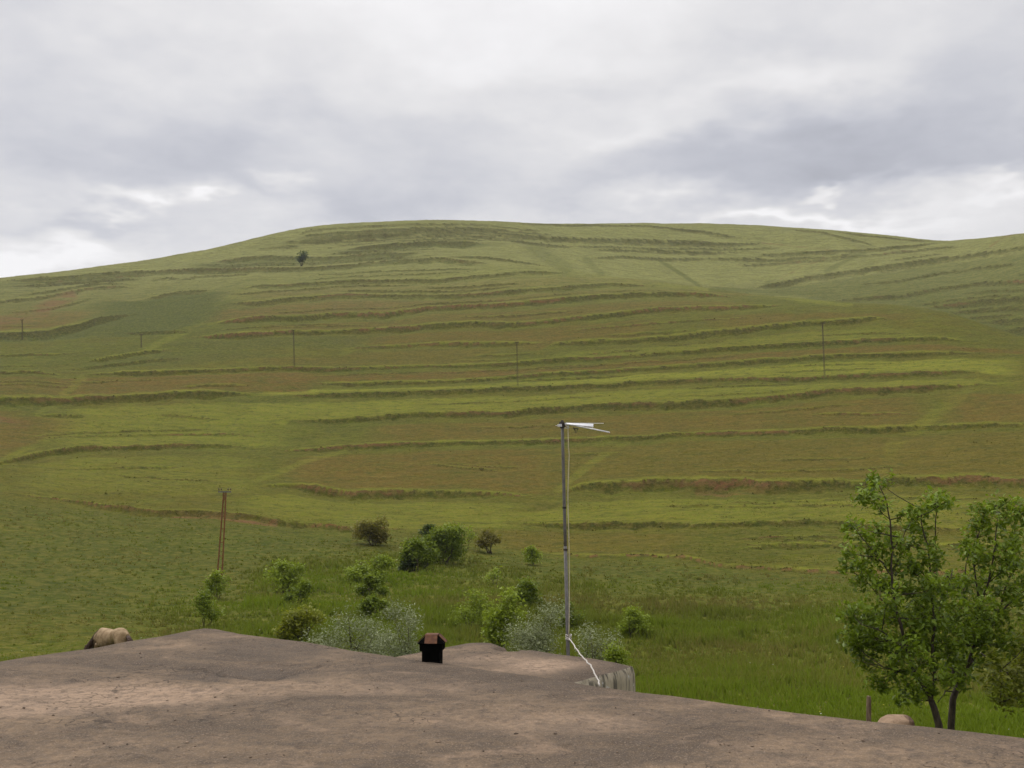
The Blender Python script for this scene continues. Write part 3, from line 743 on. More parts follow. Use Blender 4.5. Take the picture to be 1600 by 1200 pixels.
def hill_tufts():
    """weeds and tussocks of the banks and stubble of the fields, too many to count"""
    sel = np.where((np.abs(np.degrees(TH)) < 31))[0]; c0, c1 = sel[0], sel[-1]
    j0, j1 = np.searchsorted(rows, 100), np.searchsorted(rows, 700)
    bk = bank[c0:c1, j0:j1]; area = (rows[j0:j1] * np.gradient(rows)[j0:j1])[None, :]
    out = []
    for N, wgt, h0, kind in ((14000, bk * area / rows[None, j0:j1] ** 1.2, 0.20, 0.25), (60000, (1 - bk) * area / rows[None, j0:j1] ** 1.7 * (1 - 0.9 * mead[c0:c1, j0:j1]) * (0.25 + sstep(-0.2, 0.6, nz2[c0:c1, j0:j1])), 0.12, 1.0)):
        p = wgt.ravel() / wgt.sum(); k = np.searchsorted(np.cumsum(p), rng.random(N)); k = np.minimum(k, p.size - 1)
        c = k // bk.shape[1] + c0; j = k % bk.shape[1] + j0
        th = TH[c] + rng.uniform(-.5, .5, N) * 0.00098; r = rows[j] + rng.uniform(-.3, .3, N) * np.gradient(rows)[j]
        out.append((r * np.sin(th), r * np.cos(th), Z[c, j] + EYE - 0.03, h0 * rng.uniform(0.5, 1.5, N) * (0.7 + r / 900), np.clip(kind * (0.6 + 0.3 * pale[c, j] - 0.25 * darkg[c, j]) + rng.normal(0, 0.22, N) + 0.12, 0, 1), np.clip(0.15 + 0.5 * brown[c, j] + rng.normal(0, 0.3, N), 0, 1)))
    x, y, z, h, t, dr = [np.concatenate(a) for a in zip(*out)]
    B = 3; n = len(x)
    bx = np.repeat(x, B) + rng.normal(0, 0.18, n * B); by = np.repeat(y, B) + rng.normal(0, 0.18, n * B); bz = np.repeat(z, B); hh = np.repeat(h, B) * rng.uniform(0.6, 1.2, n * B)
    a = rng.uniform(0, 2 * math.pi, n * B); wd = hh * rng.uniform(0.35, 0.75, n * B); la = rng.uniform(0, 2 * math.pi, n * B); ln = hh * rng.uniform(0.1, 0.8, n * B)
    p0 = np.stack([bx - wd * np.cos(a), by - wd * np.sin(a), bz], -1); p1 = np.stack([bx + wd * np.cos(a), by + wd * np.sin(a), bz], -1); p2 = np.stack([bx + ln * np.cos(la), by + ln * np.sin(la), bz + hh], -1)
    vs = np.stack([p0, p1, p2], 1).reshape(-1, 3)
    g = G('hill_weeds')
    col = g.mix(g.attr('tint').outputs['Fac'], (0.060, 0.064, 0.014), (0.170, 0.176, 0.032)); col = g.mix(g.math('MULTIPLY', g.attr('dry').outputs['Fac'], 0.6), col, (0.17, 0.11, 0.045))
    p = g.n('ShaderNodeBsdfDiffuse'); g.put(p.inputs['Color'], col); tr = g.n('ShaderNodeBsdfTranslucent'); g.put(tr.inputs['Color'], col)
    m = g.n('ShaderNodeMixShader'); m.inputs[0].default_value = 0.35
    g.t.links.new(p.outputs[0], m.inputs[1]); g.t.links.new(tr.outputs[0], m.inputs[2]); g.t.links.new(m.outputs[0], g.out.inputs['Surface'])
    o = mesh_np('hillside_weeds', vs, None, g.m, tris=np.arange(len(vs)).reshape(-1, 3), attrs={'tint': ('FLOAT', np.repeat(np.repeat(t, B), 3)), 'dry': ('FLOAT', np.repeat(np.repeat(dr, B), 3))})
    tag(o, 'short weeds and tussocks scattered over the terraced hillside and its banks', 'weeds', kind='stuff')


hill_tufts()


# ------------------------------------------------------------------ foliage
def leaf_cloud(name, cen, size, tint, mat, parent, aspect=0.5, droop=0.0, fold=0.25):
    n = len(cen)
    d = rng.normal(0, 1, (n, 3)); d[:, 2] = d[:, 2] * 0.6 - droop; d /= np.linalg.norm(d, axis=1)[:, None]
    up = rng.normal(0, 0.55, (n, 3)) + np.array([0, 0, 1.0])
    s = np.cross(d, up); s /= np.linalg.norm(s, axis=1)[:, None] + 1e-9
    nn = np.cross(s, d)
    sz = size[:, None]
    a = cen - d * sz * 0.5; b = cen + d * sz * 0.5
    m1 = cen - d * sz * 0.06 + s * sz * aspect * 0.5 + nn * sz * fold * aspect
    m2 = cen - d * sz * 0.06 - s * sz * aspect * 0.5 + nn * sz * fold * aspect
    vs = np.stack([a, m1, b, m2], 1).reshape(-1, 3)
    k = np.arange(n)[:, None] * 4
    tris = np.concatenate([k + np.array([[0, 1, 2]]), k + np.array([[0, 2, 3]])], 0)
    return mesh_np(name, vs, None, mat, parent, {'tint': ('FLOAT', np.repeat(tint, 4))}, tris=tris)


M['leaf_green'] = mat_foliage('mid_green_leaves', (0.095, 0.14, 0.007), (0.245, 0.31, 0.02))
M['leaf_bright'] = mat_foliage('bright_green_leaves', (0.18, 0.24, 0.01), (0.31, 0.385, 0.032))
M['leaf_yellow'] = mat_foliage('yellow_green_leaves', (0.165, 0.18, 0.008), (0.29, 0.3, 0.024))
M['leaf_dark'] = mat_foliage('dark_green_leaves', (0.022, 0.042, 0.006), (0.07, 0.11, 0.014))
M['leaf_olive'] = mat_foliage('olive_brown_leaves', (0.15, 0.125, 0.016), (0.255, 0.21, 0.036))
M['leaf_silver'] = mat_foliage('silver_leaves', (0.18, 0.205, 0.09), (0.315, 0.34, 0.18), trans=0.2)
M['leaf_walnut'] = mat_foliage('walnut_leaves', (0.062, 0.105, 0.004), (0.27, 0.375, 0.022), rough=0.45, spec=0.3, trans=0.4)
M['leaf_walnut_brown'] = mat_foliage('young_brown_walnut_leaves', (0.08, 0.105, 0.006), (0.26, 0.26, 0.03), rough=0.45, spec=0.3, trans=0.4)
M['leaf_far'] = mat_foliage('far_dark_leaves', (0.03, 0.046, 0.018), (0.058, 0.078, 0.03))

USED = {}


def shrub(name, label, cat, bu, bv, lu, ru, tv, mat, n=1800, leaf=0.2, clumps=16, low=0.12, stems=4, stem_r=0.05, r=None, spread=0.31, group=None, crown='crown', stem='stem', lobes=None, depth=None, aspect=0.5):
    """pixel box of the plant -> a rooted plant with stems and a leafy crown at its real size"""
    if r is None:
        base = on_ground(bu, bv)
    else:
        th, _ = ray(bu, bv); x, y = r * math.sin(th), r * math.cos(th); base = Vector((x, y, ground_z(x, y)))
    k = base.y / F * 1.02
    w = (ru - lu) * k; cx = ((lu + ru) / 2 - bu) * k
    _, te = ray(bu, tv); h = float(EYE + te * math.hypot(base.x, base.y)) - base.z
    root = empty(name, base - Vector((0, 0, 0.05)))
    tag(root, label, cat, group)
    dp = (depth or 0.8) * w
    cs = []
    lobes = lobes or [(float(rng.uniform(.25, .45)), float(rng.uniform(.30, .55)), float(rng.uniform(.5, .7)), float(rng.uniform(.5, .75))), (float(rng.uniform(.5, .75)), float(rng.uniform(.45, .7)), float(rng.uniform(.45, .65)), float(rng.uniform(.45, .6))), (float(rng.uniform(.35, .65)), 0.80, 0.34, 0.40), (float(rng.uniform(.35, .65)), 0.25, 0.95, 0.42)]           # x, z, width, height as fractions of the box
    for (lx, lz, lw, lh) in lobes:
        m = max(3, int(clumps * lw * lh / sum(a[2] * a[3] for a in lobes) * 1.0))
        for i in range(m):
            q = rng.normal(0, 1, 3); q /= np.linalg.norm(q); q *= rng.uniform(0.25, 1.0) ** 0.5
            z0 = low + (1 - low) * lz
            zc = z0 + q[2] * 0.5 * lh * (1 - low) * 0.86
            wid = 0.80 * (0.75 + 0.35 * math.sin(math.pi * min(1, max(0, zc))))
            cs.append((cx + (lx - 0.5) * w + q[0] * w * lw * 0.5 * wid, q[1] * dp * lw * 0.5 * wid, h * max(zc, low * 0.8)))
    cs = np.array(cs)
    cr = spread * min(w, h) * 0.42
    per = rng.dirichlet(np.full(len(cs), 4.0)) * n
    cen = []; tint = []
    for c, p in zip(cs, per):
        m = max(4, int(p))
        q = rng.normal(0, 1, (m, 3)) * cr * rng.uniform(0.75, 1.2) * np.array([1, 1, 0.8])
        q = np.clip(q, -1.9 * cr, 1.9 * cr); cen.append(c + q)
        tint.append(np.clip(rng.normal(0.45, 0.24) + rng.normal(0, 0.2, m), 0, 1))
    cen = np.concatenate(cen); tint = np.concatenate(tint)
    keep = cen[:, 2] > 0.03; cen = cen[keep]; tint = tint[keep]
    leaf_cloud(crown, cen, rng.uniform(0.65, 1.4, len(cen)) * leaf * (1.05 if aspect < 0.4 else 1.3), tint, mat, root, aspect=aspect)
    mb = MB()
    order = rng.permutation(len(cs))[:stems * 3]
    for s_i in range(stems):
        x0 = rng.normal(0, 0.04 * w); y0 = rng.normal(0, 0.04 * w)
        c = cs[order[s_i % len(order)]]
        fork = Vector((x0 * 2 + c[0] * 0.35, y0 * 2 + c[1] * 0.35, max(0.1, c[2] * 0.5)))
        mb.tube([(x0, y0, -0.1), Vector((x0, y0, 0)).lerp(fork, 0.5) + Vector((rng.normal(0, .02 * w), rng.normal(0, .02 * w), 0)), fork, Vector(c)], [stem_r, stem_r * 0.8, stem_r * 0.6, stem_r * 0.25], 6)
        for q in range(2):
            c2 = cs[order[(s_i + (q + 1) * stems) % len(order)]]
            mb.tube([fork, fork.lerp(Vector(c2), 0.5) + Vector((0, 0, 0.03 * h)), Vector(c2)], [stem_r * 0.55, stem_r * 0.35, stem_r * 0.15], 5)
    mb.build(stem, M['twig'] if stem == 'stem' else M['bark'], root, smooth=True)
    return root


Gb = 'bushes on the valley floor'
shrub('bush', 'olive brown bushy small tree standing at the red gully edge', 'bush', 583, 853, 551, 610, 809, M['leaf_olive'], 2600, 0.26, 20, 0.12, 6, 0.06, group=Gb, lobes=[(0.30, 0.45, 0.6, 0.85), (0.68, 0.52, 0.66, 1.0)])
shrub('bush', 'largest and tallest dense green bush, in the middle of the valley floor', 'bush', 692, 882, 652, 726, 817, M['leaf_green'], 5600, 0.25, 46, 0.0, 7, 0.08, group=Gb,
      lobes=[(0.72, 0.74, 0.50, 0.46), (0.78, 0.42, 0.50, 0.50), (0.34, 0.40, 0.66, 0.56), (0.40, 0.66, 0.36, 0.30)], spread=0.25)
shrub('bush', 'broad green bush leaning against the left side of the tallest bush', 'bush', 650, 892, 620, 684, 838, M['leaf_green'], 4200, 0.24, 36, 0.0, 6, 0.06, group=Gb,
      lobes=[(0.35, 0.62, 0.55, 0.55), (0.68, 0.45, 0.60, 0.60), (0.30, 0.30, 0.5, 0.4)], spread=0.26)
shrub('bush', 'small upright blackish green bush at the left foot of the broad leaning bush', 'bush', 636, 897, 625, 649, 862, M['leaf_dark'], 900, 0.24, 10, 0.03, 3, 0.05, r=97, group=Gb)
shrub('bush', 'very dark green rounded bush behind the top of the largest bush', 'bush', 668, 872, 653, 684, 819, M['leaf_dark'], 1500, 0.26, 12, 0.05, 3, 0.05, r=116, group=Gb)
shrub('bush', 'brown spreading bush to the right of the largest bush, with a short trunk', 'bush', 767, 866, 744, 792, 828, M['leaf_olive'], 1100, 0.23, 16, 0.30, 6, 0.06, group=Gb, spread=0.34)
shrub('sapling', 'thin pale sapling between the largest bush and the brown spreading bush', 'sapling', 731, 858, 720, 746, 822, M['leaf_bright'], 220, 0.22, 8, 0.3, 2, 0.03, group='saplings on the valley floor')
shrub('sapling', 'bright green round sapling just left of the aerial mast', 'sapling', 831, 884, 812, 849, 852, M['leaf_bright'], 900, 0.22, 14, 0.22, 4, 0.03, group='saplings on the valley floor')
shrub('bush', 'loose mid green bush, leftmost of the thicket near the lattice pole', 'bush', 446, 930, 418, 478, 874, M['leaf_bright'], 1500, 0.20, 18, 0.08, 5, 0.04, group=Gb)
shrub('bush', 'low leafy bush just below the loose leftmost bush of the thicket', 'bush', 462, 946, 440, 492, 908, M['leaf_green'], 900, 0.18, 12, 0.08, 4, 0.04, group=Gb)
shrub('bush', 'wide light green bush below the brown gully-edge tree', 'bush', 580, 915, 540, 626, 868, M['leaf_bright'], 3000, 0.21, 24, 0.05, 6, 0.05, group=Gb)
shrub('bush', 'compact dark bush in front of the wide light green bush', 'bush', 578, 935, 552, 604, 897, M['leaf_green'], 1900, 0.20, 15, 0.05, 4, 0.04, group=Gb)
shrub('bush', 'mid green bush above the left silver willow', 'bush', 588, 972, 556, 622, 930, M['leaf_green'], 1500, 0.17, 16, 0.05, 4, 0.04, group=Gb)
shrub('bush', 'yellow green bush at the left end of the silver willows', 'bush', 476, 1003, 438, 510, 940, M['leaf_yellow'], 2400, 0.16, 22, 0.06, 6, 0.04, group=Gb)
Gw = 'silver willows behind the roof'
shrub('willow_bush', 'low wide silver leaved willow behind the roof edge', 'willow', 556, 1045, 484, 622, 950, M['leaf_silver'], 5200, 0.115, 40, 0.10, 8, 0.03, r=47, group=Gw, aspect=0.36, lobes=[(0.25, 0.35, 0.6, 0.65), (0.55, 0.5, 0.5, 0.75), (0.42, 0.85, 0.3, 0.3), (0.75, 0.4, 0.6, 0.7)], spread=0.3)
shrub('willow_bush', 'tall silver willow standing left of the black chimney', 'willow', 630, 1050, 594, 664, 940, M['leaf_silver'], 4200, 0.115, 32, 0.10, 7, 0.03, r=45, group=Gw, aspect=0.36, spread=0.34)
shrub('willow_bush', 'silver willow behind the lower roof, left of the mast', 'willow', 848, 1045, 794, 900, 940, M['leaf_silver'], 5200, 0.115, 36, 0.10, 8, 0.03, r=46, group=Gw, aspect=0.36, spread=0.34)
shrub('willow_bush', 'small silver willow behind the lower roof, right of the mast', 'willow', 924, 1052, 896, 962, 975, M['leaf_silver'], 2200, 0.115, 22, 0.10, 6, 0.03, r=44, group=Gw, aspect=0.36, spread=0.36)
shrub('bush', 'low green bush at the far corner of the lower roof', 'bush', 960, 1056, 930, 992, 1003, M['leaf_bright'], 1500, 0.12, 16, 0.06, 5, 0.03, r=43, group=Gb)
shrub('sapling', 'light green sapling alone on the grass between the two silver willow clumps', 'sapling', 735, 984, 706, 766, 924, M['leaf_bright'], 1100, 0.15, 20, 0.22, 5, 0.03, group='saplings on the valley floor', spread=0.36)
shrub('bush', 'tall narrow green bush beside the silver willow of the lower roof', 'bush', 785, 1025, 758, 814, 916, M['leaf_bright'], 2300, 0.15, 28, 0.05, 6, 0.04, r=50, group=Gb, spread=0.36)
shrub('bush', 'dense dark green bush above the silver willow of the lower roof', 'bush', 823, 952, 800, 848, 900, M['leaf_green'], 2400, 0.18, 18, 0.05, 5, 0.04, group=Gb)
shrub('bush', 'small green bush partly hidden by the aerial mast', 'bush', 887, 985, 872, 908, 940, M['leaf_green'], 1000, 0.14, 12, 0.05, 4, 0.03, group=Gb)
shrub('sapling', 'green sapling alone on the grass to the right of the mast', 'sapling', 986, 996, 962, 1014, 944, M['leaf_bright'], 1500, 0.14, 16, 0.08, 4, 0.03, group='saplings on the valley floor')
shrub('sapling', 'slender sapling at the foot of the rusty lattice pole', 'sapling', 340, 937, 320, 358, 892, M['leaf_bright'], 1000, 0.17, 14, 0.10, 4, 0.03, group='saplings on the valley floor')
shrub('sapling', 'dark topped sapling rising behind the corner of the roof', 'sapling', 319, 980, 300, 344, 922, M['leaf_green'], 1100, 0.15, 16, 0.18, 4, 0.03, group='saplings on the valley floor', lobes=[(0.4, 0.72, 0.6, 0.55), (0.6, 0.3, 0.9, 0.4)])
shrub('sapling', 'faint small sapling right of the largest bush, low in the grass', 'sapling', 772, 915, 756, 788, 885, M['leaf_bright'], 220, 0.18, 8, 0.2, 3, 0.025, group='saplings on the valley floor')
t = shrub('lone_tree', 'lone small dark tree high on the terraced hill', 'tree', 471, 416, 463, 481, 396, M['leaf_far'], 620, 0.62, 12, 0.46, 3, 0.20, crown='crown', stem='trunk', spread=0.5)


# ------------------------------------------------------------------ walnut trees beside the roof
def walnut(name, label, depth, trunks, branches, clusters, mat, per=130, leaf=0.158, zbase=None):
    b0 = trunks[0][0]
    base = at_depth(b0[0], b0[1], depth); base.z = ground_z(base.x, base.y)
    root = empty(name, base); tag(root, label, 'tree', 'walnut trees beside the roof')
    def pt(u, v, dd): return at_depth(u, v, depth + dd) - base
    mb = MB()
    def run(pts, r0, r1):
        p = [pt(*q) for q in pts]
        out = []
        for i in range(len(p) - 1):
            for s in range(3): out.append(p[i].lerp(p[i + 1], s / 3) + (Vector(rng.normal(0, 0.012, 3)) if (i or s) else Vector()))
        out.append(p[-1])
        m = len(out) - 1
        mb.tube(out, [r0 + (r1 - r0) * (i / m) for i in range(m + 1)], 7)
        return p
    for pts in trunks:
        p = [pt(*q) for q in pts]; p[0].z = -0.15
        m = len(p) - 1
        mb.tube(p, [0.088 - 0.022 * i / m for i in range(m + 1)], 10)
    tips = []
    for pts, r0, r1 in branches:
        tips += run(pts, r0, r1)
    cen = []; tint = []
    more = []
    for i_, (u, v, cr) in enumerate(clusters):
        for (u2, v2, c2_) in clusters[i_ + 1:]:
            if 22 < math.hypot(u - u2, v - v2) < 48 and (v + v2) / 2 > 850 and rng.random() < 0.13: more.append(((u + u2) / 2, (v + v2) / 2 + 4, 0.8 * (cr + c2_) / 2))
    for (u, v, cr) in list(clusters) + more:
        dd = float(rng.uniform(-1.1, 1.1)); c = pt(u, v, dd); rad = cr * depth / F
        near_ = min(tips, key=lambda q: (q - c).length + max(0, q.z - c.z) * 1.5)
        mid = near_.lerp(c, 0.55) + Vector((0, 0, -0.04))
        mb.tube([near_, mid, c], [0.013, 0.009, 0.004], 5)
        # sprays: short twigs each carrying a handful of drooping leaflets
        for s in range(max(3, int(per * (cr / 20.0) ** 1.2 / 7))):
            q = rng.normal(0, 1, 3); q /= np.linalg.norm(q); q[2] = q[2] * 0.8 + 0.1
            tip = np.array(c) + q * rad * rng.uniform(0.30, 1.45)
            t0 = np.clip(0.35 + 0.3 * q[2] + rng.normal(0, 0.13), 0, 1)
            if rng.random() < 0.5:
                mb.tube([c, Vector(tip)], [0.004, 0.002], 4, cap=False)
            for k in range(7):
                cen.append(tip + rng.normal(0, 0.07, 3) + np.array([0, 0, -0.02 * k])); tint.append(np.clip(t0 + rng.normal(0, 0.15), 0, 1))
    cen = np.array(cen)
    leaf_cloud('crown', cen, rng.uniform(0.7, 1.25, len(cen)) * leaf, np.array(tint), mat, root, aspect=0.46, droop=0.45)
    mb.build('trunk', M['bark'], root, smooth=True)
    return root


DW = 23.0
A_cl = [(1370, 752, 18), (1362, 770, 16), (1352, 776, 13), (1380, 790, 10), (1330, 820, 15), (1343, 835, 13), (1325, 862, 13), (1322, 882, 11), (1372, 830, 18), (1395, 848, 18), (1365, 872, 20), (1400, 882, 20),
        (1420, 800, 13), (1432, 815, 17), (1440, 792, 15), (1455, 785, 13), (1466, 778, 18), (1476, 785, 11), (1440, 840, 18), (1460, 868, 22), (1430, 880, 20), (1350, 902, 20), (1375, 912, 22), (1410, 920, 25),
        (1440, 920, 26), (1468, 918, 26), (1332, 955, 16), (1347, 970, 22), (1325, 990, 14), (1340, 1010, 17), (1350, 1035, 16), (1370, 960, 23), (1370, 1000, 24), (1400, 960, 25), (1400, 1005, 25), (1400, 1045, 19), (1365, 1062, 11),
        (1430, 960, 27), (1432, 1005, 26), (1430, 1045, 22), (1460, 960, 27), (1462, 1010, 25), (1418, 1070, 12), (1442, 1066, 14), (1355, 1000, 20), (1452, 1075, 12), (1408, 1088, 9), (1432, 1085, 9), (1380, 1070, 11), (1475, 1062, 14), (1385, 935, 22), (1415, 850, 16), (1450, 945, 25)]
walnut('walnut_tree', 'leafy walnut tree beside the roof with a thin leaning shoot rising highest', DW,
       [[(1470, 1190, 0), (1467, 1133, 0), (1460, 1108, 0), (1455, 1095, 0)]],
       [([(1455, 1095, 0), (1443, 1075, 0), (1425, 1040, -.2), (1412, 1000, -.3), (1404, 965, -.3), (1396, 930, -.3), (1393, 900, -.3), (1394, 860, -.3), (1391, 815, -.3), (1385, 785, -.3), (1374, 758, -.3)], 0.048, 0.010),
        ([(1455, 1095, 0), (1460, 1060, .2), (1458, 1020, .3), (1457, 960, .3), (1455, 910, .3), (1450, 860, .3), (1442, 825, .3), (1437, 795, .3)], 0.044, 0.010),
        ([(1463, 905, .4), (1462, 860, .5), (1463, 820, .5), (1465, 785, .5)], 0.02, 0.01),
        ([(1418, 1022, -.2), (1395, 1000, -.6), (1378, 986, -.8), (1345, 975, -1)], 0.025, 0.008), ([(1430, 1052, 0), (1405, 1048, -.4), (1380, 1042, -.7), (1352, 1035, -.9)], 0.02, 0.006),
        ([(1393, 900, -.3), (1370, 870, -.4), (1350, 845, -.5), (1332, 822, -.5)], 0.018, 0.006), ([(1391, 862, -.3), (1410, 840, 0), (1424, 812, 0)], 0.014, 0.005), ([(1404, 960, -.3), (1375, 935, 0), (1350, 905, .2)], 0.02, 0.006),
        ([(1457, 975, .3), (1480, 930, .6), (1488, 890, .8)], 0.02, 0.008), ([(1391, 812, -.3), (1375, 798, -.3), (1357, 778, -.3)], 0.01, 0.004)], A_cl, M['leaf_walnut'])
B_cl = [(1540, 797, 16), (1555, 790, 18), (1525, 815, 14), (1582, 786, 15), (1592, 800, 16), (1570, 810, 18), (1545, 830, 22), (1580, 842, 22), (1515, 850, 18), (1530, 870, 24), (1560, 870, 26), (1592, 880, 24), (1508, 908, 24), (1538, 910, 26),
        (1573, 920, 26), (1500, 950, 25), (1530, 950, 27), (1563, 960, 27), (1597, 945, 22), (1497, 1000, 25), (1528, 1000, 26), (1558, 1000, 26), (1590, 1000, 24), (1482, 1040, 20), (1510, 1040, 20), (1540, 1030, 20), (1497, 1062, 12), (1488, 905, 22), (1480, 975, 25), (1515, 975, 25), (1545, 985, 25), (1620, 860, 24), (1615, 910, 26), (1620, 810, 18)]
walnut('walnut_tree', 'dense walnut tree whose straight dark stem stands right of the leaning-shoot tree', DW + 1.3,
       [[(1487, 1192, 0), (1486, 1135, 0), (1489, 1092, 0), (1497, 1070, 0)]],
       [([(1497, 1070, 0), (1507, 1055, 0), (1513, 1040, 0), (1520, 1010, 0), (1526, 970, 0), (1528, 930, 0), (1523, 885, 0), (1527, 840, 0), (1540, 800, 0)], 0.048, 0.010),
        ([(1497, 1070, 0), (1484, 1035, .3), (1477, 995, .4), (1470, 940, .4), (1480, 900, .4)], 0.045, 0.01), ([(1491, 1082, 0), (1478, 1080, -.2), (1465, 1098, -.4)], 0.018, 0.01),
        ([(1513, 1040, 0), (1535, 1005, .4), (1560, 960, .7), (1578, 900, .8), (1585, 840, .8), (1588, 795, .8)], 0.04, 0.01), ([(1527, 955, 0), (1545, 910, -.4), (1556, 850, -.5), (1557, 800, -.5)], 0.03, 0.008),
        ([(1526, 970, 0), (1505, 930, .2), (1512, 880, .2), (1515, 850, .2)], 0.022, 0.006), ([(1560, 960, .7), (1590, 930, .9), (1618, 870, 1)], 0.025, 0.008)], B_cl, M['leaf_walnut'])
C_cl = [(1545, 1022, 15), (1560, 1040, 18), (1580, 1058, 20), (1600, 1040, 22), (1565, 1068, 16), (1590, 1082, 18), (1577, 1096, 11), (1610, 1000, 28), (1622, 1060, 24), (1552, 1056, 14), (1640, 980, 36), (1645, 1040, 36), (1660, 940, 40), (1690, 980, 44), (1690, 900, 44), (1700, 1040, 40), (1720, 940, 40)]
walnut('walnut_tree', 'walnut tree at the edge of the view with low brown tinted leaves on its branch', DW - 1.5,
       [[(1690, 1215, 0), (1686, 1160, 0), (1680, 1110, 0)]],
       [([(1680, 1110, 0), (1640, 1100, 0), (1600, 1080, 0), (1565, 1046, 0), (1532, 1020, 0)], 0.04, 0.008), ([(1680, 1110, 0), (1672, 1040, .2), (1650, 980, .3), (1625, 940, .3)], 0.05, 0.012), ([(1680, 1110, 0), (1695, 1020, .2), (1700, 920, .3)], 0.05, 0.012), ([(1600, 1080, 0), (1585, 1092, 0), (1562, 1098, 0)], 0.012, 0.004)], C_cl, M['leaf_walnut_brown'], per=105, leaf=0.155)


# ------------------------------------------------------------------ house with the earth roof
HR = -1.8                                    # roof level relative to the eye
OUT = [(-420, 1120), (-200, 1073), (-60, 1045), (0, 1031.5), (40, 1025), (94, 1017.5), (147, 1011), (200, 1000.5), (250, 993), (300, 983), (319, 980), (336, 981), (375, 989), (400, 992), (437, 997), (475, 1001), (510, 1007), (550, 1015), (610, 1023), (650, 1030),
       (693, 1034.7), (769, 1045.5), (839, 1054), (881, 1061), (937, 1070), (1005, 1079), (1050, 1084), (1150, 1098), (1250, 1110.5), (1362, 1123), (1456, 1132), (1600, 1148.5), (1800, 1170), (2100, 1197)]
oth, ote = ray([p[0] for p in OUT], [p[1] for p in OUT])
o_r = HR / ote
pts_front = np.stack([o_r * np.sin(oth), o_r * np.cos(oth)], -1)
# close the plan behind the photographer, who stands on this roof
pl, pr = pts_front[0], pts_front[-1]
dirL = pts_front[0] - pts_front[2]; dirL = dirL / np.linalg.norm(dirL); dirR = pts_front[-1] - pts_front[-3]; dirR = dirR / np.linalg.norm(dirR)
ring = np.vstack([pl + dirL * 12.0, pts_front, pr + dirR * 1.0, pr + dirR * 1.0 + dirL * 14.0])


def ray_ring(th):
    d = np.array([math.sin(th), math.cos(th)]); best = 1e9
    for a, b in zip(ring, np.roll(ring, -1, 0)):
        e = b - a; den = d[0] * e[1] - d[1] * e[0]
        if abs(den) < 1e-9: continue
        t_ = (a[0] * e[1] - a[1] * e[0]) / den; s_ = (a[0] * d[1] - a[1] * d[0]) / den
        if t_ > 0 and -1e-6 <= s_ <= 1 + 1e-6: best = min(best, t_)
    return best


rth = np.radians(np.concatenate([np.arange(-180, -42, 2.0), np.arange(-42, 42, 0.10), np.arange(42, 180, 2.0)]))
r_in = np.interp(rth, oth, o_r); RE = np.array([r_in[i] if oth[0] < a < oth[-1] else ray_ring(a) for i, a in enumerate(rth)])
NF = 260
fr_ = np.concatenate([np.linspace(0.02, 0.30, 12)[:-1], np.linspace(0.30, 0.955, NF), np.linspace(0.962, 1.0, 14)])
rad = RE[:, None] * fr_[None, :]
rx, ry = rad * np.sin(rth)[:, None], rad * np.cos(rth)[:, None]
edge_d = RE[:, None] - rad


def plan(u, v, z=HR):
    p = at_height(u, v, z); return (p.x, p.y)


def seg_dist(px, py, pts):
    best = np.full(px.shape, 1e9)
    for (ax, ay), (bx, by) in zip(pts[:-1], pts[1:]):
        dx, dy = bx - ax, by - ay
        t_ = np.clip(((px - ax) * dx + (py - ay) * dy) / (dx * dx + dy * dy), 0, 1)
        best = np.minimum(best, np.hypot(px - ax - t_ * dx, py - ay - t_ * dy))
    return best


rz = 0.018 * fbm(rx / 0.9, ry / 0.9, 200, 4) + 0.006 * fbm(rx / 0.16, ry / 0.16, 205, 3)
flake = sstep(0.04, 0.10, fbm(rx / 0.55, ry / 0.55, 240, 4)) * sstep(-0.2, 0.35, fbm(rx / 2.2, ry / 2.2, 245, 2))
rz = rz + 0.010 * flake + 0.006 * fbm(rx / 0.07, ry / 0.07, 248, 2)
rz = rz * sstep(0.0, 0.5, edge_d)
wig = 0.10 * fbm(rx / 0.22, ry / 0.22, 210, 4)
crk = np.zeros_like(rx)
for pts, w_, dep in [([(303, 1022), (331, 1024), (368, 1014)], 0.022, 0.015), ([(294, 1042), (331, 1046), (375, 1059), (431, 1060), (453, 1052), (500, 1039)], 0.035, 0.022),
                     ([(205, 1036), (255, 1041), (290, 1046)], 0.018, 0.01), ([(210, 1020), (255, 1024), (285, 1019)], 0.012, 0.008), ([(330, 1060), (360, 1066), (400, 1065)], 0.02, 0.008), ([(390, 1013), (440, 1010), (470, 1017)], 0.012, 0.006)]:
    dd = seg_dist(rx + wig, ry + wig, [plan(*p) for p in pts])
    m = sstep(w_, w_ * 0.15, dd); crk = np.maximum(crk, m * 0.9); rz -= dep * sstep(w_ * 2.2, 0, dd)
c0 = plan(395, 1050)
dmp = sstep(1.0, 0.35, np.hypot((rx - c0[0]) / 1.25 + wig * 2, (ry - c0[1]) / 0.75 + wig * 2))
rz -= 0.03 * dmp
c1 = plan(440, 1012); dmp = np.maximum(dmp, 0.75 * sstep(1.2, 0.4, np.hypot((rx - c1[0]) / 1.2 + wig * 3, (ry - c1[1]) / 1.3 + wig * 3)))
c2 = plan(140, 1084); sand = sstep(1.15, 0.35, np.hypot((rx - c2[0]) / 2.0 + wig * 3, (ry - c2[1]) / 0.85 + wig * 3))
c3 = plan(10, 1105); sand = np.maximum(sand, 0.8 * sstep(1.15, 0.35, np.hypot((rx - c3[0]) / 1.2 + wig * 3, (ry - c3[1]) / 0.6 + wig * 3)))
c4 = plan(560, 1075); sand = np.maximum(sand, 0.35 * sstep(1.15, 0.35, np.hypot((rx - c4[0]) / 1.5 + wig * 3, (ry - c4[1]) / 0.5 + wig * 3)))
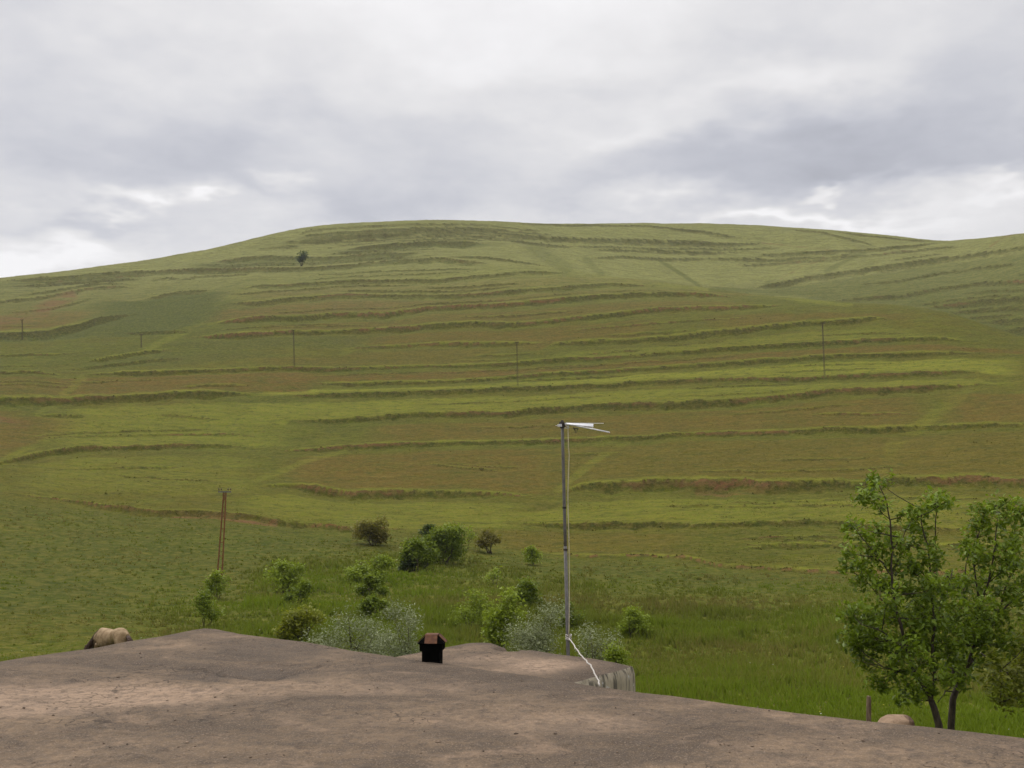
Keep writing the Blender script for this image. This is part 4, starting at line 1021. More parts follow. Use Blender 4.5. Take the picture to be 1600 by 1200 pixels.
c5 = plan(900, 1130); sand = np.maximum(sand, 0.45 * sstep(1.2, 0.3, np.hypot((rx - c5[0]) / 1.0 + wig * 3, (ry - c5[1]) / 0.5 + wig * 3)))
rz -= 0.03 * sand
edge_dark = sstep(1.4, 0.2, edge_d + 1.0 * fbm(rx / 1.3, ry / 1.3, 220, 3)) * 0.5
dmp = np.maximum(dmp, edge_dark * sstep(-0.2, 0.4, fbm(rx / 2, ry / 2, 222, 3))); dmp = np.maximum(dmp, 0.45 * flake * sstep(-.1, .3, fbm(rx / .8, ry / .8, 250, 3)))
rz -= 0.045 * sstep(0.16, 0.0, edge_d) ** 2
nA, nB = rx.shape
rverts = np.stack([rx, ry, rz + HR + EYE], -1)
# rounded lip and underside of the roof edge
lip = []
for off, dz in ((0.012, -0.08), (0.0, -0.16), (-0.03, -0.26), (-0.25, -0.27)):
    rr_ = RE + off + 0.012 * vnoise(rth * 60, rth * 0 + dz * 40, 230)
    lip.append(np.stack([rr_ * np.sin(rth), rr_ * np.cos(rth), HR + EYE + dz + 0 * rth], -1))
rverts = np.concatenate([rverts, np.stack(lip, 1)], 1)
nB = rverts.shape[1]
ii = (np.arange(nA)[:, None] * nB + np.arange(nB - 1)[None, :])
jj = ((np.arange(nA)[:, None] + 1) % nA) * nB + np.arange(nB - 1)[None, :]
rq = np.stack([ii, ii + 1, jj + 1, jj], -1).reshape(-1, 4)[:, ::-1]
centre = len(rverts.reshape(-1, 3))
wr = np.zeros((nA, nB, 4)); wr[..., 3] = 1
wr[:, :rx.shape[1], 0] = sand; wr[:, :rx.shape[1], 1] = dmp; wr[:, :rx.shape[1], 2] = crk; wr[:, rx.shape[1]:, 1] = 0.6
allv = np.vstack([rverts.reshape(-1, 3), [[0, 0, HR + EYE]]]); wr = np.vstack([wr.reshape(-1, 4), [[0, 0, 0, 1]]])
rt = np.stack([np.full(nA, centre), ((np.arange(nA) + 1) % nA) * nB, np.arange(nA) * nB], -1)
house = empty('earth_roof_house', (0, 0, 0)); tag(house, 'big house with a flat cracked earth plaster roof filling the foreground', 'house')
mesh_np('roof', allv, rq, M['roof'], house, {'wear': ('FLOAT_COLOR', wr)}, smooth=True, tris=rt)
def roof_grit():
    N = 7500
    i = rng.integers(60, nA - 60, N); i = np.where(rng.random(N) < 0.95, rng.integers(np.searchsorted(rth, -0.70), np.searchsorted(rth, 0.70), N), i)
    j = rng.integers(11, rx.shape[1] - 3, N)
    cl = fbm(rx[i, j] / 1.1, ry[i, j] / 1.1, 260, 3); k = rng.random(N) < 0.25 + 0.75 * sstep(-0.1, 0.4, cl); i, j = i[k], j[k]; n = len(i)
    sz = 0.0045 * np.exp(rng.normal(0, 0.45, n)); sz = np.where(rng.random(n) < 0.004, sz * 2.6, sz)
    c = np.stack([rx[i, j] + rng.normal(0, .012, n), ry[i, j] + rng.normal(0, .012, n), rz[i, j] + HR + EYE + sz * 0.3], -1)
    o = np.array([[1, 0, 0], [0, 1, 0], [-1, 0, 0], [0, -1, 0], [0, 0, 1], [0, 0, -1]], float)
    a = rng.uniform(0, 6.28, n); ca, sa = np.cos(a), np.sin(a)
    ox = o[None] * (1 + 0.35 * rng.normal(0, 1, (n, 6, 1))) * sz[:, None, None] * np.array([1.25, 0.9, 0.7])
    v = np.stack([ox[..., 0] * ca[:, None] - ox[..., 1] * sa[:, None], ox[..., 0] * sa[:, None] + ox[..., 1] * ca[:, None], ox[..., 2]], -1) + c[:, None]
    t = np.array([[0, 1, 4], [1, 2, 4], [2, 3, 4], [3, 0, 4], [1, 0, 5], [2, 1, 5], [3, 2, 5], [0, 3, 5]])
    tris = (np.arange(n)[:, None, None] * 6 + t[None]).reshape(-1, 3)
    g = G('loose_grit'); col = g.mix(g.attr('tint').outputs['Fac'], (0.085, 0.064, 0.048), (0.30, 0.22, 0.155))
    o_ = mesh_np('roof_grit', v.reshape(-1, 3), None, g.bsdf(col, 0.95), attrs={'tint': ('FLOAT', np.repeat(np.clip(rng.normal(0.45, 0.3, n), 0, 1), 6))}, tris=tris)
    tag(o_, 'loose grit and small stones scattered over the earth roof', 'grit', kind='stuff')


roof_grit()
# walls
mb = MB(); n_ = len(ring)
inn = ring * 1.0; cen_ = ring.mean(0); inn = cen_ + (ring - cen_) * 0.955
vs = [(p[0], p[1], HR + EYE - 0.24) for p in inn] + [(p[0], p[1], 0.6) for p in inn]
mb.poly(vs, [(i, (i + 1) % n_, n_ + (i + 1) % n_, n_ + i)[::-1] for i in range(n_)])
mb.build('wall', M['wall'], house)

# ------------------------------------------------------------------ lower wing behind
HW = -2.06
FAR = [(631, 1025), (660, 1018), (693, 1011), (720, 1006), (746, 1002.5), (774, 1004), (790, 1010), (797, 1014.5), (806, 1012), (814, 1010), (839, 1012), (881, 1018), (937, 1026), (988, 1035)]
far_p = np.array([plan(u, v, HW) for u, v in FAR])
nearR = np.array(plan(893, 1061.5, HW)); dcrest = nearR - far_p[-1]; dcrest /= np.linalg.norm(dcrest)
endR = far_p[-1] + dcrest * (np.linalg.norm(nearR - far_p[-1]) + 1.3)
endL = far_p[0] + dcrest * 1.9
NPQ = 150; NQ = 90
tpar = np.concatenate([[0], np.cumsum(np.linalg.norm(np.diff(far_p, axis=0), axis=1))]); tpar /= tpar[-1]
pp = np.linspace(0, 1, NPQ)
fx = np.interp(pp, tpar, far_p[:, 0]); fy = np.interp(pp, tpar, far_p[:, 1])
nx_ = endL[0] + (endR[0] - endL[0]) * pp; ny_ = endL[1] + (endR[1] - endL[1]) * pp
q = np.linspace(0, 1, NQ)[None, :]
wx = nx_[:, None] * (1 - q) + fx[:, None] * q; wy = ny_[:, None] * (1 - q) + fy[:, None] * q
dE = np.minimum(np.linalg.norm(far_p[0] - endL) * (1 - q) + 0 * wx, (1 - pp)[:, None] * 3.4)
wz = 0.014 * fbm(wx / 0.7, wy / 0.7, 300, 4) - 0.05 * sstep(0.2, 0, dE) ** 2
notch = plan(797, 1014, HW)
nd = np.hypot(wx - notch[0], wy - notch[1]); wz -= 0.10 * sstep(0.30, 0.05, nd)
nt_ = plan(762, 1010, HW); wz += 0.03 * sstep(0.5, 0.1, np.hypot(wx - nt_[0], wy - nt_[1]))
ws = plan(860, 1040, HW); sandw = sstep(1.2, 0.3, np.hypot((wx - ws[0]) / 0.85, (wy - ws[1]) / 0.75) + 0.25 * fbm(wx / .4, wy / .4, 310, 3))
ws2 = plan(780, 1030, HW); sandw = np.maximum(sandw, 0.6 * sstep(1.2, 0.3, np.hypot((wx - ws2[0]) / 0.8, (wy - ws2[1]) / 0.6)))
dampw = np.maximum(0.8 * sstep(0.55, 0.1, dE + 0.2 * fbm(wx / .5, wy / .5, 320, 3)), sstep(0.34, 0.1, nd))
wing = empty('lower_wing', (0, 0, 0)); tag(wing, 'lower flat roofed wing with a streaked grey end wall behind the big roof', 'house')
wv = np.stack([wx, wy, wz + HW + EYE], -1).reshape(-1, 3)
a_ = (np.arange(NPQ - 1)[:, None] * NQ + np.arange(NQ - 1)[None, :]).ravel()
wq = np.stack([a_, a_ + NQ, a_ + NQ + 1, a_ + 1], -1)
ww = np.stack([sandw.ravel(), dampw.ravel(), 0 * wz.ravel(), 0 * wz.ravel() + 1], -1)
mesh_np('roof', wv, wq, M['roof'], wing, {'wear': ('FLOAT_COLOR', ww)}, smooth=True)
# walls follow the roof outline, with a rounded brow
outl = [(wx[i, -1], wy[i, -1], wz[i, -1]) for i in range(NPQ)] + [(wx[-1, j], wy[-1, j], wz[-1, j]) for j in range(NQ - 2, -1, -1)] + [(wx[i, 0], wy[i, 0], wz[i, 0]) for i in range(NPQ - 2, -1, -1)] + [(wx[0, j], wy[0, j], wz[0, j]) for j in range(1, NQ - 1)]
oa = np.array(outl); cc = oa[:, :2].mean(0); m = len(oa)
dirs = oa[:, :2] - cc; dirs /= np.linalg.norm(dirs, axis=1)[:, None]
lv = []
rag = 0.02 * vnoise(np.arange(m) / 5.0, np.zeros(m), 330)
for off, dz in ((0.0, 0.0), (0.03, -0.04), (0.045, -0.10), (0.05, -0.2), (0.05, -0.6), (0.05, -1.2), (0.05, -6.2)):
    o2 = off + (rag if dz < 0 else 0)
    lv.append(np.column_stack([oa[:, 0] + dirs[:, 0] * o2, oa[:, 1] + dirs[:, 1] * o2, oa[:, 2] + HW + EYE + dz]))
lv = np.array(lv); k7 = len(lv)
ia = np.arange(m); ib = (ia + 1) % m
lq = np.concatenate([np.stack([k * m + ia, k * m + ib, (k + 1) * m + ib, (k + 1) * m + ia], -1)[:, ::-1] for k in range(k7 - 1)])
mesh_np('wall', lv.reshape(-1, 3), lq, M['wall'], wing, smooth=True)

# ------------------------------------------------------------------ chimney
cb = at_height(675.5, 1033, HR); ck = cb.y / F
ch = empty('chimney', cb + Vector((0, 0, -0.02)), math.radians(-4)); tag(ch, 'short sooty black metal chimney with a rusty cap on the roof edge', 'chimney')
def frus(mb, z0, z1, w0, w1, d0, d1):
    p = [(-w0, -d0, z0), (w0, -d0, z0), (w0, d0, z0), (-w0, d0, z0), (-w1, -d1, z1), (w1, -d1, z1), (w1, d1, z1), (-w1, d1, z1)]
    mb.poly(p, [(0, 3, 2, 1), (4, 5, 6, 7), (0, 1, 5, 4), (1, 2, 6, 5), (2, 3, 7, 6), (3, 0, 4, 7)])
w1 = 14 * ck
b = MB(); frus(b, -0.15, 20 * ck, w1, w1, w1, w1); b.build('flue', M['soot'], ch, bevel=0.004)
b = MB(); frus(b, 20 * ck - 0.003, 29.5 * ck, 17 * ck, 17.3 * ck, 17 * ck, 17.3 * ck); b.build('collar', M['soot'], ch, bevel=0.003)
b = MB()                                       # flared black hood under the folded sheets
frus(b, 29.5 * ck - 0.002, 31.5 * ck, 17.3 * ck, 20.5 * ck, 17.3 * ck, 20.5 * ck); frus(b, 31.5 * ck - 0.001, 41.5 * ck, 20.5 * ck, 9.6 * ck, 20.5 * ck, 9.6 * ck); b.build('hood', M['soot'], ch)
sheet = MB()
def sl(pts, t=0.006):
    p = [Vector(q) for q in pts]; nrm = (p[1] - p[0]).cross(p[2] - p[0]).normalized() * t
    n = len(p); sheet.poly([q + nrm * 0.6 for q in p] + [q + nrm * 1.6 for q in p], [tuple(range(n - 1, -1, -1)), tuple(range(n, 2 * n))] + [(i, (i + 1) % n, n + (i + 1) % n, n + i) for i in range(n)])
K = ck
sl([(-9.2 * K, -20.8 * K, 30.8 * K), (9.8 * K, -20.8 * K, 30.8 * K), (8.9 * K, -9.6 * K, 42 * K), (-9.8 * K, -9.6 * K, 42 * K)])
sl([(-20.9 * K, 16 * K, 31.2 * K), (-20.9 * K, -14 * K, 31.2 * K), (-9.9 * K, -9.0 * K, 42 * K), (-9.9 * K, 9.5 * K, 42 * K)])
sl([(20.9 * K, -10 * K, 31.2 * K), (20.9 * K, 10 * K, 31.2 * K), (9.9 * K, 9.5 * K, 42 * K), (9.9 * K, -9.5 * K, 42 * K)])
sl([(-9.9 * K, -9.7 * K, 42.1 * K), (9.3 * K, -9.7 * K, 42.1 * K), (9.3 * K, 9.9 * K, 42.1 * K), (-9.9 * K, 9.9 * K, 42.1 * K)])
sl([(9.5 * K, 20.8 * K, 30.8 * K), (-9.5 * K, 20.8 * K, 30.8 * K), (-9.5 * K, 9.9 * K, 42 * K), (9.5 * K, 9.9 * K, 42 * K)])
sheet.build('cap', M['rust_cap'], ch)

# ------------------------------------------------------------------ aerial mast
DM = 14.9
mt = empty('aerial_mast', at_depth(888, 1030, DM)); o0 = mt.location.copy()
mt.location.z = ground_z(o0.x, o0.y); base_m = mt.location.copy()
tag(mt, 'tall grey leaning pipe mast behind the lower wing', 'mast')
def pm(u, v, dd=0.0): return at_depth(u, v, DM + dd) - base_m
top = pm(878.5, 661); low_ = pm(887.5, 1015); foot = low_ + (low_ - top) * ((low_.z + 0.2) / (top.z - low_.z))
b = MB(); b.tube([foot, low_, low_.lerp(top, 0.45)], [0.028, 0.027, 0.026], 12); b.build('lower_pipe', M['steel'], mt, smooth=True)
b = MB(); b.tube([low_.lerp(top, f) for f in (0.43, 0.55, 0.7, 0.85, 1.0)], [0.0245, 0.024, 0.024, 0.0235, 0.023], 12); b.build('upper_pipe', M['steel'], mt, smooth=True)
for f in (0.435, 0.62): c = low_.lerp(top, f); MB().tube([c - Vector((0, 0, .014)), c + Vector((0, 0, .014))], 0.032 if f < 0.5 else 0.029, 10).build('clamp', M['dark'], mt)
an_p = at_depth(878.5, 664, DM); an = empty('tv_aerial', an_p); tag(an, 'white television aerial clamped to the top of the grey mast', 'aerial')
def pa(u, v, dd=0.0): return at_depth(u, v, DM + dd) - an_p
b = MB(); b.bar(pa(877, 659), pa(879.5, 668.5), 0.075, 0.075, up=(0, 1, 0)); b.tube([pa(878.3, 656.5), pa(878.3, 660)], 0.022, 8); b.build('mast_clamp', M['dark'], an, bevel=0.008)
b = MB(); b.bar(pa(872.6, 664.8, -.05), pa(876.5, 664.8, -.02), 0.045, 0.04); b.tube([pa(868, 665, -.05), pa(873, 664.8, -.05)], 0.004, 6); b.build('end_block', M['white'], an, bevel=0.006)
b = MB(); b.tube([pa(881, 662, 0), pa(900, 665.5, -.25), pa(925, 670, -.55), pa(952.5, 675.6, -.9)], 0.0085, 8); b.build('boom', M['white'], an, smooth=True)
# the reflector's rods lie almost along the line of sight and stack into one white wedge
b = MB()
for i in range(9):
    f = i / 8
    b.tube([pa(884 + 0.3 * i, 661.6 + 0.15 * i, -0.05 - .02 * i), pa(926.5, 663.2 + 3.6 * f, 0.75 - 0.16 * i)], 0.0095, 6)
b.tube([pa(886, 661.7, -.03), pa(926.7, 663, .75)], 0.010, 6)
b.tube([pa(926.3, 662.8, .75), pa(926.3, 667.2, -.55)], 0.008, 6)
b.build('reflector', M['white'], an, smooth=True)
b = MB(); b.tube([pa(884, 661.0, 0), pa(943, 661.5, .5)], 0.0035, 6); b.build('upper_rod', M['white'], an)
b = MB(); b.bar(pa(883.5, 663, -.02), pa(889, 668.5, -.02), 0.03, 0.02); b.tube([pa(882, 668.5, -.03), pa(888, 669.2, -.03), pa(888.3, 664, -.03)], 0.006, 6); b.build('bracket', M['white'], an)
b = MB(); b.tube([pa(897, 670, -.1), pa(900.2, 677.2, -.1), pa(902.4, 670.5, -.1)], 0.005, 6); b.tube([pa(895, 668.6, -.1), pa(904, 670.2, -.1)], 0.007, 6); b.tube([pa(897.5, 669.8, -.1), pa(899, 673.5, -.1)], 0.006, 6); b.build('dipole', M['dark'], an)
# cable
cbl = empty('aerial_cable', at_depth(889, 990, DM - 0.06)); oc = cbl.location.copy(); tag(cbl, 'cream cable dropping beside the mast and over the wing to the roof', 'cable')
b = MB(); pts = [(887.5, 670), (888.3, 700), (889.6, 712), (888.8, 722), (888.2, 745), (887.4, 770), (887.6, 800), (888.6, 830), (889.2, 860), (889.6, 900), (889.6, 950), (889, 985), (888.4, 996)]
b.tube([at_depth(u, v, DM - 0.07) - oc for u, v in pts], 0.0072, 6); b.build('drop_cable', M['cable'], cbl, smooth=True)
b = MB(); e1 = plan(937, 1070.5, HR + 0.02)
kn = at_depth(889, 997, DM - 0.08) - oc
w_pts = [(895, 1005), (903, 1018), (914, 1031), (923, 1039), (929, 1052), (934, 1062)]
def lerp_d(i): return DM - 0.1 - (i + 1) / 7 * (DM - 0.1 - e1[1])
line = [kn] + [at_depth(u, v, lerp_d(i)) - oc for i, (u, v) in enumerate(w_pts)] + [Vector((e1[0], e1[1], HR + EYE + 0.02)) - oc]
fin = []
for i in range(len(line) - 1):
    for s in range(4): fin.append(line[i].lerp(line[i + 1], s / 4) + Vector(rng.normal(0, 0.004, 3)))
fin.append(line[-1]); fin.append(line[-1] + Vector((0.35, -0.45, -0.01)))
fin = fin[:-1]
b.tube(fin, 0.009, 7); b.build('slack_cable', M['rope'], cbl, smooth=True)
b = MB()
for k in range(4):
    a0 = k * 0.9; b.tube([kn + Vector((0.04 * math.cos(t_ + a0), 0.085 + 0.045 * math.sin(t_ + a0), 0.02 * k - 0.03 + 0.01 * math.sin(2 * t_))) for t_ in np.linspace(0, 5.6, 12)], 0.009, 5)
b.build('knot', M['rope'], cbl, smooth=True)


# ------------------------------------------------------------------ poles
def lattice_pole(name, label, base, H, lean, w0, w1, mat, group, bar_w=0.055, arm=1.0, rz=0.0, detail=True):
    root = empty(name, base, rz); tag(root, label, 'pole', group)
    lx, ly = lean
    def at(s, f): return Vector(((w0 + (w1 - w0) * f) * s / 2 + lx * H * f, ly * H * f, H * f))
    for s in (-1, 1):
        b = MB(); p0 = at(s, 0); p0.z = -0.3; b.bar(p0, at(s, 1), bar_w, bar_w * 1.6, up=(0, 1, 0)); b.build('leg', mat, root)
    fr2 = (0.1, 0.24, 0.40, 0.56, 0.70, 0.82, 0.91) if detail else (0.2, 0.45, 0.7, 0.9)
    for f in fr2: MB().bar(at(-1, f), at(1, f), bar_w * 0.9, bar_w * 0.7).build('brace', mat, root)
    MB().bar(at(-1, 0.84), at(1, 0.995), bar_w * 0.7, bar_w * 0.6).build('brace', mat, root)
    b = MB(); c = at(0, 1); a = Vector((arm, 0, 0)); b.bar(c - a + Vector((0, -bar_w, 0.0)), c + a + Vector((0, -bar_w, 0.0)), bar_w, bar_w * 1.3); arm_o = b.build('crossarm', M['steel'] if detail else mat, root)
    for f in (-0.92, -0.52, 0.52, 0.92):
        b = MB(); p = c + Vector((arm * f, -bar_w, bar_w * .6)); hh = bar_w * 0.75
        b.tube([p, p + Vector((0, 0, 1.6 * hh)), p + Vector((0, 0, 1.7 * hh)), p + Vector((0, 0, 2.5 * hh)), p + Vector((0, 0, 3.4 * hh)), p + Vector((0, 0, 3.8 * hh))], [hh * .25, hh * .25, hh * 0.85, hh * .95, hh * .8, hh * .3], 8)
        b.build('insulator', M['ceramic'], arm_o)
    return root


bp = on_ground(343, 903); tp = at_depth(351.5, 768.5, bp.y)
Hn = tp.z - bp.z
lattice_pole('power_pole', 'rusty steel lattice power pole standing on the meadow', bp, Hn, ((tp.x - bp.x) / Hn, 0), 7.5 * bp.y / F, 3.4 * bp.y / F, M['rust'], 'power poles', 0.09, 10 * bp.y / F)
far_poles = [((1288.5, 588), (1285, 505), 'dark pole on the hill, tallest of the line across the terraces'),
             ((809, 603), (807.5, 535), 'dark slim pole on the hill above the aerial mast'),
             ((460, 574), (458.5, 516), 'thin faint pole on the hill below the lone tree'),
             ((221, 543), (220.5, 523), 'faint short pole in the grassy hollow on the left hill'),
             ((35, 533), (34.5, 500), 'faintest pole, at the far left below the red earth patch')]
for (bu, bv), (tu, tv), lab in far_poles:
    b0 = on_ground(bu, bv); t0 = at_depth(tu, tv, b0.y); h0 = t0.z - b0.z
    lattice_pole('power_pole', lab, b0, h0, ((t0.x - b0.x) / h0, 0), 0.26, 0.18, M['far_wood'], 'power poles', 0.085 if b0.length < 380 else 0.06, 0.55, detail=False)

# ------------------------------------------------------------------ stake and boulder by the walnut trees
th_, _ = ray(1355.5, 1100); rs = 29.0; sx, sy = rs * math.sin(th_), rs * math.cos(th_); sz = ground_z(sx, sy)
st = empty('wooden_stake', (sx, sy, sz)); tag(st, 'short weathered wooden stake in the grass left of the walnut trees', 'stake')
tp = at_depth(1357.5, 1087.5, sy) - st.location
b = MB(); prof = [Vector((-.03, 0, -0.25)), Vector((-.02, 0, 0)).lerp(tp, 0.4) + Vector((-.012, 0, 0)), tp.lerp(Vector(), 0.06), tp]
b.tube(prof, [0.072, 0.066, 0.062, 0.054], 9); b.build('post', M['old_wood'], st, smooth=False)
th_, _ = ray(1400, 1120); rs = 27.5; sx, sy = rs * math.sin(th_), rs * math.cos(th_); sz = ground_z(sx, sy)
tz = at_depth(1400, 1115.5, sy).z - sz
nu, nv = 48, 30; vs = []; cut = []
for i in range(nv + 1):
    ph = -math.pi / 2 + math.pi * i / nv
    for k in range(nu):
        a = 2 * math.pi * k / nu
        d = np.array([math.cos(ph) * math.cos(a), math.cos(ph) * math.sin(a), math.sin(ph)])
        e = np.sign(d) * np.abs(d) ** 0.5
        f = 1 + 0.10 * float(fbm(d[0] * 1.7 + 5, d[1] * 1.7 + d[2] * 1.3, 400, 3))
        p = e * f * np.array([0.56, 0.6, 1])
        x = p[0] + (0.02 if p[0] > 0 else -0.02) ; zt = tz * 0.5
        hz = p[2] * (zt + 0.12) + zt - 0.15
        if p[0] < -0.05: hz -= 0.42 * max(0, -p[0] - 0.05) * max(p[2], 0)
        hz = min(hz, tz * (0.90 + 0.05 * f) - 0.10 * max(0, p[0]) ** 2)
        if p[0] > 0.36: x = 0.36 + (p[0] - 0.36) * 0.35
        vs.append((x, p[1], hz))
fq = [(i * nu + k, i * nu + (k + 1) % nu, (i + 1) * nu + (k + 1) % nu, (i + 1) * nu + k) for i in range(nv) for k in range(nu)]
g = G('pale_boulder_stone'); n1 = g.noise(5, 5, 0.65); lp = g.n('ShaderNodeTexCoord').outputs['Object']
sepx = g.n('ShaderNodeSeparateXYZ'); g.t.links.new(lp, sepx.inputs[0])
wv_ = g.noise(2.2, 3, 0.6, vec=lp, stretch=(4, 0.4, 0.8))
c_ = g.mix(g.rng(n1, 0.3, 0.7), (0.25, 0.165, 0.105), (0.36, 0.25, 0.165)); c_ = g.mix(g.rng(wv_, 0.60, 0.66, 0, 0.8), c_, (0.08, 0.05, 0.035))
c_ = g.mix(g.math('MULTIPLY', g.rng(g.math('ADD', sepx.outputs[0], g.math('MULTIPLY', n1, 0.25)), 0.30, 0.48), 0.9), c_, (0.07, 0.035, 0.02))
bd = mesh_np('boulder', np.array(vs), np.array(fq), g.bsdf(c_, 0.95, n1, 0.6, 0.06), smooth=True)
bd.location = (sx, sy, sz); bd.rotation_euler = (0, 0, math.radians(-12)); tag(bd, 'pale tan boulder with a dark reddish end beside the stake', 'boulder')


# ------------------------------------------------------------------ grazing horse
def horse():
    th, _ = ray(178, 1000); r = 47.0; x, y = r * math.sin(th), r * math.cos(th)
    z = ground_z(x, y)
    root = empty('horse', (x, y, z)); tag(root, 'cream horse with dark brown neck grazing behind the left roof edge', 'horse')
    top = at_depth(184, 978, y).z - z
    s = top / 1.56
    # joints: x forward, y left, z up
    J = {'pelvis': (-0.55, 0, 1.30), 'croup': (-0.36, 0, 1.36), 'loin': (-0.05, 0, 1.15), 'barrel': (0.22, 0, 1.10), 'girth': (0.48, 0, 1.17), 'withers': (0.66, 0, 1.19), 'chest': (0.84, 0, 1.10),
         'neck1': (1.07, 0, 0.99), 'neck2': (1.32, 0, 0.80), 'poll': (1.52, 0, 0.62), 'face': (1.62, 0, 0.42), 'muzzle': (1.68, 0, 0.22), 'dock': (-0.72, 0, 1.24)}
    R = {'pelvis': (.27, .30), 'croup': (.29, .27), 'loin': (.27, .27), 'barrel': (.34, .38), 'girth': (.31, .34), 'withers': (.22, .30), 'chest': (.20, .24), 'neck1': (.13, .20), 'neck2': (.105, .16), 'poll': (.10, .12), 'face': (.075, .095), 'muzzle': (.06, .055), 'dock': (.10, .12)}
    edges = [('pelvis', 'croup'), ('croup', 'loin'), ('loin', 'barrel'), ('barrel', 'girth'), ('girth', 'withers'), ('withers', 'chest'), ('chest', 'neck1'), ('neck1', 'neck2'), ('neck2', 'poll'), ('poll', 'face'), ('face', 'muzzle'), ('pelvis', 'dock')]
    for sd, nm in ((1, 'l'), (-1, 'r')):
        fo = 0.10 * sd
        for k, p, rr in (('sh', (0.66, .16 * sd, 0.92), .135), ('el', (0.62 + fo, .17 * sd, 0.76), .09), ('kn', (0.66 + fo, .17 * sd, 0.46), .058), ('fe', (0.65 + fo, .17 * sd, 0.14), .042), ('fh', (0.69 + fo, .17 * sd, 0.02), .06)):
            J[k + nm] = p; R[k + nm] = (rr, rr)
        for k, p, rr in (('hp', (-0.52, .15 * sd, 0.98), .19), ('st', (-0.40 - fo, .18 * sd, 0.78), .12), ('hk', (-0.70 - fo, .17 * sd, 0.50), .062), ('hf', (-0.66 - fo, .17 * sd, 0.14), .043), ('hh', (-0.62 - fo, .17 * sd, 0.02), .06)):
            J[k + nm] = p; R[k + nm] = (rr, rr)
        edges += [('girth', 'sh' + nm), ('sh' + nm, 'el' + nm), ('el' + nm, 'kn' + nm), ('kn' + nm, 'fe' + nm), ('fe' + nm, 'fh' + nm), ('pelvis', 'hp' + nm), ('hp' + nm, 'st' + nm), ('st' + nm, 'hk' + nm), ('hk' + nm, 'hf' + nm), ('hf' + nm, 'hh' + nm)]
        J['ear' + nm] = (1.50, .10 * sd, 0.80); R['ear' + nm] = (.028, .02); edges.append(('poll', 'ear' + nm))
    names = list(J)
    me = bpy.data.meshes.new('body'); me.from_pydata([tuple(c * s for c in J[n]) for n in names], [(names.index(a), names.index(b)) for a, b in edges], [])
    o = bpy.data.objects.new('body_skeleton', me); link(o)
    o.modifiers.new('skin', 'SKIN'); sv = me.skin_vertices[0].data
    for i, n in enumerate(names): sv[i].radius = (R[n][0] * s, R[n][1] * s); sv[i].use_root = (n == 'pelvis')
    ss = o.modifiers.new('sub', 'SUBSURF'); ss.levels = 2; ss.render_levels = 2
    dg = bpy.context.evaluated_depsgraph_get(); dg.update()
    bm_ = bpy.data.meshes.new_from_object(o.evaluated_get(dg)); bm_.name = 'body'
    bpy.data.objects.remove(o)
    co = np.zeros(len(bm_.vertices) * 3, np.float32); bm_.vertices.foreach_get('co', co); co = co.reshape(-1, 3) / s
    # dark points: neck, head, lower legs; white blotches stay cream
    dk = sstep(0.88, 1.05, co[:, 0] - 0.25 * (co[:, 2] - 1.0) + 0.08 * fbm(co[:, 0] * 3, co[:, 2] * 3, 500, 2)) * sstep(1.22, 1.05, co[:, 2] + 0.3 * (0.95 - co[:, 0]))
    dk = np.maximum(dk, sstep(0.5, 0.35, co[:, 2]) * (co[:, 0] < 1.0)); dk = np.maximum(dk, 0.55 * sstep(1.15, 0.75, co[:, 2] + 0.15 * fbm(co[:, 0] * 4, co[:, 1] * 4 + co[:, 2], 507, 2))); dk = np.maximum(dk, 0.7 * sstep(0.15, 0.4, fbm(co[:, 0] * 2.2 + 3, co[:, 2] * 2.2 + co[:, 1], 505, 2)))  # the lower flank's shade is painted into the coat as well
    at_ = bm_.attributes.new('tint', 'FLOAT', 'POINT'); at_.data.foreach_set('value', dk.astype(np.float32))
    for p in bm_.polygons: p.use_smooth = True
    g = G('horse_coat'); nn = g.noise(6, 4, 0.6)
    c = g.mix(g.rng(nn, 0.3, 0.7), (0.22, 0.145, 0.075), (0.38, 0.27, 0.155)); c = g.mix(g.attr('tint').outputs['Fac'], c, (0.045, 0.022, 0.012))
    bm_.materials.clear(); bm_.materials.append(g.bsdf(c, 0.75, nn, 0.3, 0.01)); body = bpy.data.objects.new('body', bm_); link(body, root)
    hm = mat_plain('dark_horse_hair', (0.030, 0.014, 0.008), (0.06, 0.028, 0.014), 20, 0.7, stretch=(1, 1, .2))
    b = MB()
    for k in range(16):
        a = 2 * math.pi * k / 16; e = 0.045 * math.sqrt((k % 5 + 1) / 5)
        ox, oy = e * math.cos(a), e * math.sin(a)
        b.tube([Vector((-0.78 + ox * .5, oy * .6, 1.26)) * s, Vector((-0.92 + ox, oy, 1.12)) * s, Vector((-0.95 + ox * 1.3, oy * 1.3, 0.85)) * s, Vector((-0.93 + ox * 1.2, oy * 1.2, 0.50 + 0.01 * k)) * s], [.05 * s, .06 * s, .05 * s, .012 * s], 6)
    b.build('tail', hm, root, smooth=True)
    b = MB()
    path = [Vector((0.78, 0, 1.40)), Vector((1.0, 0, 1.22)), Vector((1.22, 0, 1.0)), Vector((1.40, 0, 0.84)), Vector((1.52, 0, 0.72))]
    for k in range(34):
        f = k / 33 * 3.999; i = int(f); p = path[i].lerp(path[i + 1], f - i)
        sd = 1 if k % 3 else -1
        b.tube([p * s, (p + Vector((0.03, 0.10 * sd, -0.05))) * s, (p + Vector((-0.02, 0.16 * sd, -0.24 - 0.02 * (k % 4)))) * s], [.03 * s, .032 * s, .006 * s], 5)
    b.build('mane', hm, root, smooth=True)
    root.rotation_euler = (0, 0, math.radians(180 - 34) + math.atan2(-x, y) * 0)
    return root


horse()

